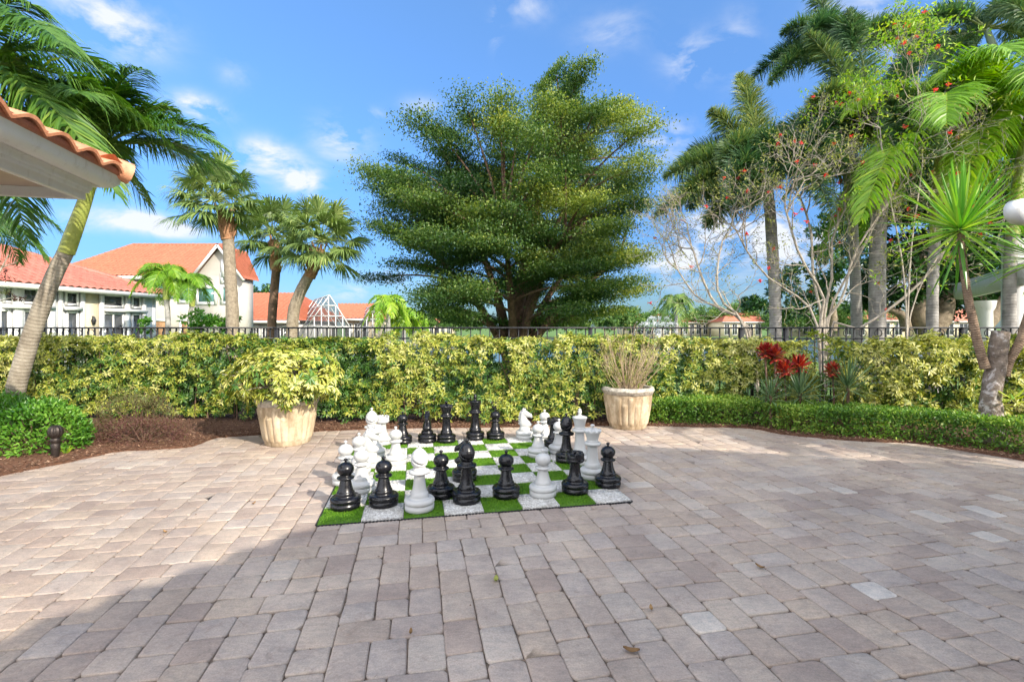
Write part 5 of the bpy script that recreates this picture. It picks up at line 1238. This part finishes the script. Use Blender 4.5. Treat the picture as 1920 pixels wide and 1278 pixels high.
# ---- pavilion corner at the upper left: gutter, mouldings, soffit, tiles
Cf = np.array([-3.43, 3.9, 0.]); LU, LV = 3.2, 3.0
t = thing('tiled_pavilion', 'near pavilion roof corner with terracotta tiles and white gutter at the upper left', 'pavilion', Cf - .5 * UD - .5 * VD)
off = -np.array(t.location)
def cornice(prof, name, mat):
    b = MB(); k = len(prof); V = []
    for (o_, z_) in prof:      # three stations: near end, corner, far-left end
        V += [Cf - UD * LU + VD * o_ + [0, 0, z_], Cf + VD * o_ + UD * o_ + [0, 0, z_], Cf - VD * LV + UD * o_ + [0, 0, z_]]
    F = []
    for q in range(k):
        r_q = (q + 1) % k
        for s_ in (0, 1): F.append([q * 3 + s_, q * 3 + s_ + 1, r_q * 3 + s_ + 1, r_q * 3 + s_])
    b.add(np.array(V) + off, F); return b.build(name, mat, t)
cornice([(-.05, 2.46), (0, 2.46), (0, 2.515), (.018, 2.52), (.018, 2.54), (.030, 2.545), (.030, 2.58), (.05, 2.59), (.05, 2.61), (.06, 2.615), (.06, 2.66), (-.05, 2.66)], 'fascia', M['fascia'])
cornice([(.063, 2.59), (.085, 2.585), (.125, 2.60), (.16, 2.64), (.165, 2.70), (.175, 2.705), (.175, 2.715), (.155, 2.715), (.063, 2.70)], 'gutter', M['paint'])
b = MB(); zz = 2.535; q = [Cf - UD * .05 - VD * .05, Cf - UD * .05 - VD * LV, Cf - UD * LU - VD * LV, Cf - UD * LU - VD * .05]
b.add(np.array([[*(p_ + off)[:2], zz] for p_ in q] + [[*(p_ + off)[:2], zz + .08] for p_ in q]), [[0, 1, 2, 3], [7, 6, 5, 4], [0, 3, 7, 4], [0, 4, 5, 1]]); b.build('soffit', M['soffit'], t)
b = MB(); zE = 2.715; e0 = Cf + VD * .21 + UD * .21; rise = .34
e0z = np.array([*e0[:2], zE]); near = e0z - UD * (LU + .21); rc = e0z - VD * 1.5 - UD * 1.5 + [0, 0, 1.5 * rise]; rn = near - VD * 1.5 + [0, 0, 1.5 * rise]; farl = e0z - VD * (LV + .21); rf = farl - UD * 1.5 + [0, 0, 1.5 * rise]
tile_roof(b, near + off, e0z + off, rc + off, rn + off, sp=.29, amp=.042, sub=14, thick=.024)
tile_roof(b, farl + off, e0z + off, rc + off, rf + off, sp=.29, amp=.042, sub=14, thick=.024)
ridge_caps(b, e0z + off + [0, 0, .03], rc + off + [0, 0, .04], .09, .4)
b.build('roof', M['tile_near'], t, True)
cornice([(.10, 2.70), (.185, 2.70), (.195, 2.745), (.10, 2.76)], 'eave_filler', M['tile_dark'])
b = MB(); b.lathe([(.14, 0), (.14, .12), (.105, .15), (.10, .2), (.09, 2.25), (.11, 2.30), (.13, 2.36), (.13, 2.50)], 28); b.build('column', M['paint'], t, True)

# ---- the house behind the photographer, whose roof shades the near pavers
hc = np.array([4.44, 2.42, 3.2]); e1 = np.array([.6, .8, 0]); e2 = np.array([.966, -.258, 0])
A0 = hc - e1 * 9.5; A2 = hc + e2 * 8; A3 = A0 + (A2 - hc) + np.array([0, 0, 0])
t = thing('garden_house', 'house behind the patio whose tiled eave shades the near pavers', 'house', ((hc + A3) / 2) * [1, 1, 0]); off = -np.array(t.location)
pk = (hc + A0 + A2 + A3) / 4 + [0, 0, 1.6]
b = MB()
for (p0, p1) in ((A0, hc), (hc, A2), (A2, A3), (A3, A0)):
    tile_roof(b, p0 + off, p1 + off, pk + off + (p1 - p0) * .05, pk + off - (p1 - p0) * .05, sp=.3, sub=4)
b.build('roof', M['tile_near'], t, True)
b = MB(); cc = (hc + A0 + A2 + A3) / 4; pts = [cc + (p_ - cc) * .88 for p_ in (A0, hc, A2, A3)]
for k in range(4):
    p0, p1 = pts[k] * [1, 1, 0], pts[(k + 1) % 4] * [1, 1, 0]
    b.bar(p0 + off + [0, 0, 1.57], p1 + off + [0, 0, 1.57], .2, 3.14)
b.build('wall', M['umber'], t)
b = MB(); V = np.array([A0, hc, A2, A3]) + off; b.add(np.vstack([V - [0, 0, .06], V - [0, 0, .02]]), [[3, 2, 1, 0], [0, 1, 5, 4], [1, 2, 6, 5], [2, 3, 7, 6], [3, 0, 4, 7], [4, 5, 6, 7]]); b.build('soffit', M['paint'], t)
# a palm beside it, out of view on the right; its fronds dapple the border
palm('courtyard_palm', 'palm beside the garden house, just outside the right edge', [np.array([8.7, 2.7, 0]), np.array([8.5, 2.6, 2]), np.array([8.2, 2.4, 3.3])], .12, .10, M['trunk_left'], (8.1, 2.35, 3.9), 12, 1.7, 'feather', M['palm'], n=44, ll=.5, lw=.04, droop=.7)

# ---- white pergola on the right
t = thing('white_pergola', 'white pergola with thick round ended beams at the right edge', 'pergola', (9.8, 9.4, 0)); off = -np.array(t.location)
def beam(a, b_, h, wd, name='beam', rnd=True):
    a = np.asarray(a, float) + off; b_ = np.asarray(b_, float) + off; d = nrm(b_ - a); s = nrm(np.cross(d, [0, 0, 1])); th = np.linspace(-np.pi / 2, np.pi / 2, 11)
    prof = [(-math.cos(x) * h * .75, math.sin(x) * h / 2) for x in th]; L = np.linalg.norm(b_ - a)
    ring = [a + d * (h * .75 + q) + np.array([0, 0, r_]) for q, r_ in prof] + [b_ + np.array([0, 0, h / 2]), b_ - np.array([0, 0, h / 2])]
    ring = np.array(ring); n = len(ring); m_ = MB(); V = np.vstack([ring - s * wd / 2, ring + s * wd / 2])
    m_.add(V, [[k, (k + 1) % n, n + (k + 1) % n, n + k] for k in range(n)]); m_.NG += [np.arange(n)[::-1] + m_.n - 2 * n, np.arange(n) + m_.n - n]; m_.TN += [.5, .5]
    m_.build(name, M['paint'], t)
tip = P(1794, 548, 12.0); nearb = P(1922, 513, 8.8); beam(tip, nearb + (nearb - tip) * .25, .40, .14)
tip2 = P(1894, 394, 5.1); beam(tip2, tip2 + np.array([5.0, 1.6, 0]), .26, .12)
for (x, y, hh_, r_) in ((9.55, 9.25, 3.4, .17), (11.6, 11.9, 2.4, .17), (11.9, 8.6, 3.4, .17)):
    b = MB(); b.lathe([(r_ * 1.4, 0), (r_ * 1.4, .15), (r_ * 1.05, .2), (r_, .3), (r_ * .9, hh_ - .25), (r_ * 1.15, hh_ - .18), (r_ * 1.3, hh_)], 24, c=np.array([x, y, -.3]) + off); b.build('column', M['paint'], t, True)

# ---- generic wall with openings drawn as real recessed windows
class Wall:
    def __init__(s, A, B, root): s.A = np.array([*A, 0.]); s.B = np.array([*B, 0.]); s.d = nrm(s.B - s.A); s.n = np.array([s.d[1], -s.d[0], 0.]); s.root = root; s.off = -np.array(root.location)
    def at(s, px):      # distance along the wall of a pixel column
        k = (px - 960) / FPX; return (k * s.A[1] - s.A[0]) / (s.d[0] - k * s.d[1])
    def pt(s, a, z, o=0): return s.A + s.d * a + s.n * o + [0, 0, z]
    def slab(s, mb, a0, a1, z0, z1, o0, o1, tone=.5):
        V = np.array([s.pt(a, z, o) for a in (a0, a1) for z in (z0, z1) for o in (o0, o1)]) + s.off
        mb.add(V, [[0, 1, 3, 2], [4, 6, 7, 5], [0, 4, 5, 1], [2, 3, 7, 6], [0, 2, 6, 4], [1, 5, 7, 3]], tone=tone)
    def window(s, a0, a1, z0, z1, glass, fr=.07, name='window', bars=0, frm=None, outw=.0, arch=False):
        b = MB(); f = fr
        s.slab(b, a0 - f, a0, z0 - f, z1 + f, outw, outw + .07); s.slab(b, a1, a1 + f, z0 - f, z1 + f, outw, outw + .07)
        s.slab(b, a0, a1, z1, z1 + f, outw, outw + .065); s.slab(b, a0, a1, z0 - f, z0, outw, outw + .065)
        for k in range(bars):
            c = a0 + (a1 - a0) * (k + 1) / (bars + 1); s.slab(b, c - .03, c + .03, z0, z1, outw + .01, outw + .05)
        w_ = b.build(name, frm or M['paint'], s.root)
        b = MB(); s.slab(b, a0, a1, z0, z1, outw - .02, outw + .02); g = b.build('pane', glass, w_); return w_

# villa wing with the pink roof (left)
t = thing('pink_roofed_villa_wing', 'long single storey villa wing with pink red tiled roof and white window surrounds', 'villa', (-18, 18, -.3)); off = -np.array(t.location)
W = Wall((-18.15, 15.6), (-17.2, 23.3), t); zt = 2.93
a_end = np.linalg.norm(W.B - W.A)
b = MB(); W.slab(b, 0, a_end, -.35, zt, -.2, 0); ca = W.at(157); cb_ = W.at(183); b.build('wall', M['paint'], t)
b = MB(); W.slab(b, ca, cb_, -.35, zt - .02, .003, .05); b.build('wall_panel', M['cream'], t)
b = MB(); W2 = W.B - np.array([W.n[0], W.n[1], 0]) * 6; b.bar(W.B * [1, 1, 0] + off + [0, .0, 1.29], W2 + off + [0, 0, 1.29], .2, 3.28); b.build('wall', M['paint'], t)
for (p0, p1, z0, z1, nm, bars) in [(8, 20, 2.40, 2.84, 'window', 0), (43, 66, 2.40, 2.84, 'window', 0), (124, 142, 2.42, 2.82, 'window', 0), (193, 227, 2.42, 2.82, 'window', 0), (248, 260, 2.42, 2.82, 'window', 0),
                                (0, 12, -.2, 2.02, 'glass_door', 0), (44, 88, -.2, 2.02, 'glass_door', 1), (126, 142, -.2, 2.02, 'glass_door', 0), (194, 228, -.2, 2.02, 'glass_door', 1), (248, 260, -.2, 2.02, 'glass_door', 0)]:
    W.window(W.at(p0), W.at(p1), z0, z1, M['glass'], .08, nm, bars)
for (p0, p1) in [(22, 40), (88, 100), (106, 113), (148, 155), (184, 191), (232, 240), (264, 270)]:
    b = MB(); W.slab(b, W.at(p0), W.at(p1), -.35, zt - .05, .004, .13); b.build('pilaster', M['paint'], t)
for (p0, p1) in [(2, 96), (116, 147), (192, 270)]:
    b = MB(); W.slab(b, W.at(p0), W.at(p1), 2.14, 2.28, .006, .22); b.build('ledge', M['paint'], t)
b = MB(); sc_ = W.pt(W.at(171), 1.75, .12) + off; b.lathe([(0, -.2), (.05, -.16), (.09, 0), (.05, .12), (0, .2)], 12, c=sc_); b.bar(sc_ + [0, 0, .1], sc_ - W.n * .1 + [0, 0, .2], .03, .03); b.build('wall_lamp', M['iron'], t, True)
ea = W.pt(-.5, 3.04, .55); eb = W.pt(a_end + .55, 3.04, .55); ec = eb - W.n * 12.0
up_ = .42; hd = 5.4
ra = ea - W.n * hd + [0, 0, hd * up_]; rb = eb - W.n * hd - W.d * hd + [0, 0, hd * up_]
b = MB(); tile_roof(b, ea + off, eb + off, rb + off, ra + off, sp=.30, course=.36, amp=.05, sub=4)
rd = rb - W.n * 1.0
tile_roof(b, ec + off, eb + off, rb + off, rd + off, sp=.30, course=.36, amp=.05, sub=4)
ridge_caps(b, eb + off + [0, 0, .04], rb + off + [0, 0, .05], .12, .4); b.build('roof', M['tile_pink'], t, True)
b = MB()
for (p0, p1) in ((ea, eb), (eb, ec)): b.bar(p0 + off - [0, 0, .10], p1 + off - [0, 0, .10], .06, .17)
b.bar((ea + eb) / 2 - W.d * 4.4 + off - W.n * .35 - [0, 0, .16], (ea + eb) / 2 + W.d * 4.2 + off - W.n * .35 - [0, 0, .16], .7, .03); b.build('fascia', M['fascia'], t)

# two storey villa
Y0 = 33.0; X0 = lambda px, Y=Y0: (px - 960) * Y / FPX
t = thing('two_storey_villa', 'two storey beige villa with orange tiled roof and teal shaded windows', 'villa', (X0(400), Y0 + 3, -.35)); off = -np.array(t.location)
W = Wall((X0(205), Y0), (X0(456), Y0), t); a_end = np.linalg.norm(W.B - W.A)
b = MB(); W.slab(b, 0, W.at(368), -.35, 5.0, -4, 0); W.slab(b, W.at(367), a_end, -.35, 5.0, -1.3, .002)
gx0, gx1, gxa = X0(366), X0(456), X0(414); V = np.array([[gx0, Y0 - .004, 5.0], [gx1, Y0 - .004, 5.0], [gx1, Y0 - .004, 5.0], [gxa, Y0 - .004, 7.0], [gx0, Y0 + 1.3, 5.0], [gx1, Y0 + 1.3, 5.0], [gxa, Y0 + 1.3, 7.0]]) + off
b.add(V, None, [[0, 1, 3], [4, 6, 5]]); b.build('wall', M['beige'], t)
for (p0, p1, y0, y1) in [(289, 311, 529, 557), (339, 356, 531, 563), (373, 402, 541, 566), (419, 429, 540, 565), (419, 428, 516, 526)]:
    z = lambda y: H - (y - HZ) * Y0 / FPX
    W.window(W.at(p0), W.at(p1), z(y1), z(y0), M['teal'], .2, 'window')
for (p0, p1) in [(293, 312), (341, 355)]: W.window(W.at(p0), W.at(p1), .5, 1.9, M['wicker'], .14, 'shuttered_window')
b = MB(); W.slab(b, W.at(416), W.at(424), 4.9, 6.1, .01, .12); b.build('chimney_panel', M['paint'], t)
b = MB(); E0 = np.array([X0(90), Y0 - .5, 4.95]); E1 = np.array([X0(372), Y0 - .5, 4.95]); R0 = P(250, 459, 37.2); R1 = P(422, 459, 37.2)
tile_roof(b, E0 + off, E1 + off, R1 + off, R0 + off, sp=.32, course=.4, amp=.05, sub=4); tile_roof(b, np.array([X0(90), Y0 + 9, 4.95]) + off, E0 + off, R0 + off, R0 + off + [0, .2, 0], sp=.32, sub=4)
rz = 7.12; tile_roof(b, np.array([X0(463), Y0 - .45, 4.75]) + off, np.array([X0(463), Y0 + 1.6, 4.75]) + off, np.array([gxa, Y0 + 3.2, rz]) + off, np.array([gxa, Y0 - .45, rz]) + off, sp=.32, sub=4)
tile_roof(b, np.array([X0(366), Y0 + 3, 4.95]) + off, np.array([X0(366), Y0 - .45, 4.95]) + off, np.array([gxa, Y0 - .45, rz]) + off, np.array([gxa, Y0 + 3, rz]) + off, sp=.32, sub=4)
ridge_caps(b, R0 + off, R1 + off, .13); ridge_caps(b, E0 + off, R0 + off, .13); b.build('roof', M['tile_orange'], t, True)
b = MB(); b.bar(E0 + off - [0, .0, .14], E1 + off - [0, 0, .14], .1, .22); b.bar(np.array([gxa, Y0 - .4, rz - .12]) + off, np.array([X0(463), Y0 - .4, 4.63]) + off, .1, .16); b.bar(np.array([gxa, Y0 - .4, rz - .12]) + off, np.array([X0(366), Y0 - .4, 4.83]) + off, .1, .16); b.build('fascia', M['fascia'], t)

def cottage(name, label, px0, px1, ye, yr, Y, mroof, mwall, inset=10, wins=4, group=None, depth=6, cage=False):
    x0, x1 = X0(px0, Y), X0(px1, Y); ze = H - (ye - HZ) * Y / FPX; zr = H - (yr - HZ) * (Y + depth) / FPX
    t = thing(name, label, 'house', ((x0 + x1) / 2, Y, -.35), 0, group); off = -np.array(t.location)
    W = Wall((x0 + .4, Y), (x1 - .4, Y), t); L = np.linalg.norm(W.B - W.A); b = MB(); W.slab(b, 0, L, -.35, ze, -depth * 1.6, 0); b.build('wall', mwall, t)
    b = MB(); r0 = np.array([X0(px0 + inset, Y + depth), Y + depth, zr]); r1 = np.array([X0(px1 - inset, Y + depth), Y + depth, zr]); e0 = np.array([x0, Y - .5, ze]); e1_ = np.array([x1, Y - .5, ze])
    tile_roof(b, e0 + off, e1_ + off, r1 + off, r0 + off, sp=.4, course=.5, amp=.06, sub=3); f0 = np.array([x0, Y + 2 * depth, ze]); f1 = np.array([x1, Y + 2 * depth, ze])
    tile_roof(b, f0 + off, e0 + off, r0 + off, r0 + [0, .3, 0] + off, sp=.4, sub=3); tile_roof(b, e1_ + off, f1 + off, r1 + [0, .3, 0] + off, r1 + off, sp=.4, sub=3); b.build('roof', mroof, t, True)
    b = MB(); b.bar(e0 + off - [0, 0, .12], e1_ + off - [0, 0, .12], .1, .22); b.build('fascia', M['fascia'], t)
    for k in range(wins):
        a = L * (k + .5) / wins; W.window(a - L / wins * .28, a + L / wins * .28, .1, max(.8, ze - .55), M['glass'], .1, 'window', 1)
    return t
cottage('orange_roofed_house', 'low grey walled house with a broad orange roof behind the screen enclosure', 395, 566, 601, 549, 42, M['tile_orange'], M['greywall'], 8, 9)
cottage('orange_roofed_house', 'small house with orange gable roof between two screen enclosures', 640, 700, 597, 569, 49, M['tile_orange'], M['cream'], -6, 3)
fh = 'orange roofed houses on the far bank'
for (a_, b_, ye, yr, Y, lab) in [(1172, 1262, 603, 588, 100, 'far orange roofed house directly behind the fountain'), (1275, 1345, 604, 591, 108, 'pale far house right of the fountain'), (1352, 1432, 603, 586, 100, 'far pink orange house left of the leaning bare tree foot'),
        (1500, 1568, 603, 589, 104, 'far house between the pale branches and the thick trunk'), (1575, 1700, 600, 577, 96, 'largest far orange roofed house low between palm trunks'), (790, 850, 606, 596, 110, 'tiny far house under the left boughs of the big tree'), (1710, 1850, 602, 580, 98, 'far cream house behind the fig trunks')]:
    cottage('far_house', lab, a_, b_, ye, yr, Y, M['tile_orange'], M['cream'], 12, 5, fh)

# ---- pool screen enclosures
def cage(label, base, ridge, Y, dY, mull):
    """gable-ended aluminium frame with insect screen: base = px of the near foot line, ridge = two px points"""
    x0, x1 = X0(base[0], Y), X0(base[1], Y); (rx, ry), (qx, qy) = ridge
    A = P(rx, ry, Y); B = P(qx, qy, Y + dY); B[2] = A[2]; B[0] = X0(qx, Y + dY); zb = 1.55
    t = thing('screen_enclosure', label, 'screen enclosure', (float(x0 + x1) / 2, Y, -.35), 0, 'pool screen enclosures'); off = -np.array(t.location)
    a0 = np.array([x0, Y, zb]); a1 = np.array([x1, Y, zb]); sh_ = B - A; b0 = a0 + sh_; b1_ = a1 + sh_; g = lambda v: np.array([*v[:2], -.35])
    b = MB(); wq = .065
    def bar(p, q_): b.bar(p + off, q_ + off, wq, wq)
    bar(a0, A); bar(A, a1); bar(a0, a1); bar(A, B); bar(b0, B); bar(B, b1_); bar(a0, b0); bar(a1, b1_)
    for v in (a0, a1, b0, b1_): bar(g(v), v)
    for k in range(1, mull):
        f = k / mull; x = x0 + (x1 - x0) * f; top = A[2] - (A[2] - zb) * abs(x - A[0]) / ((A[0] - x0) if x < A[0] else (x1 - A[0])); bar(np.array([x, Y, -.35]), np.array([x, Y, top]))
    for f in (.34, .67):
        bar(a0 + (A - a0) * f, a1 + (A - a1) * f)
        bar(a0 + (A - a0) * f, b0 + (B - b0) * f); bar(a1 + (A - a1) * f, b1_ + (B - b1_) * f); bar(a0 + sh_ * f, A + sh_ * f); bar(a1 + sh_ * f, A + sh_ * f)
    b.build('frame', M['paint'], t)
    b = MB()
    for q_ in ([a0, a1, A], [a0, A, B, b0], [a1, b1_, B, A], [a0, b0, g(b0), g(a0)], [a0, g(a0), g(a1), a1], [a1, g(a1), g(b1_), b1_], [b0, B, b1_]): b.ngon(np.array(q_) + off)
    b.build('screen', M['screen'], t)
cage('white framed pool screen enclosure with a steep gable behind the fan palms', (576, 656), ((618, 553), (589, 553)), 40, 7, 6)
cage('smaller white framed screen enclosure to the right of the small orange roof', (676, 722), ((707, 571), (684, 571)), 46, 8, 4)
cage('low screen enclosure far across the water beneath the left boughs', (742, 792), ((770, 594), (762, 594)), 60, 8, 4)

# ---- lake fountain
t = thing('lake_fountain', 'lake fountain throwing several arching white jets', 'fountain', (X0(1235, 52), 52, -.33)); off = -np.array(t.location)
b = MB()
for k in range(26):
    a = k * 2 * math.pi / 26 + .1; rr = 3.1 if k % 2 else 1.8; hh_ = 2.3 if k % 2 else 2.9; u = np.linspace(0, 1, 120) ** .9
    p_ = np.c_[math.cos(a) * rr * u, math.sin(a) * rr * u, hh_ * 4 * u * (1 - u * .98)]; p_ = p_ + rng.normal(size=p_.shape) * .05 * (u[:, None] + .3)
    leaves(b, p_, rdir(120), rdir(120), rng.uniform(.05, .14, 120), rng.uniform(.03, .07, 120), .5, T_ONE)
b.build('water_jet', M['spray'], t); b = MB(); b.lathe([(0, 0), (.5, 0), (.55, .08), (.45, .2), (.1, .25), (0, .26)], 20); b.build('nozzle', M['iron'], t, True)
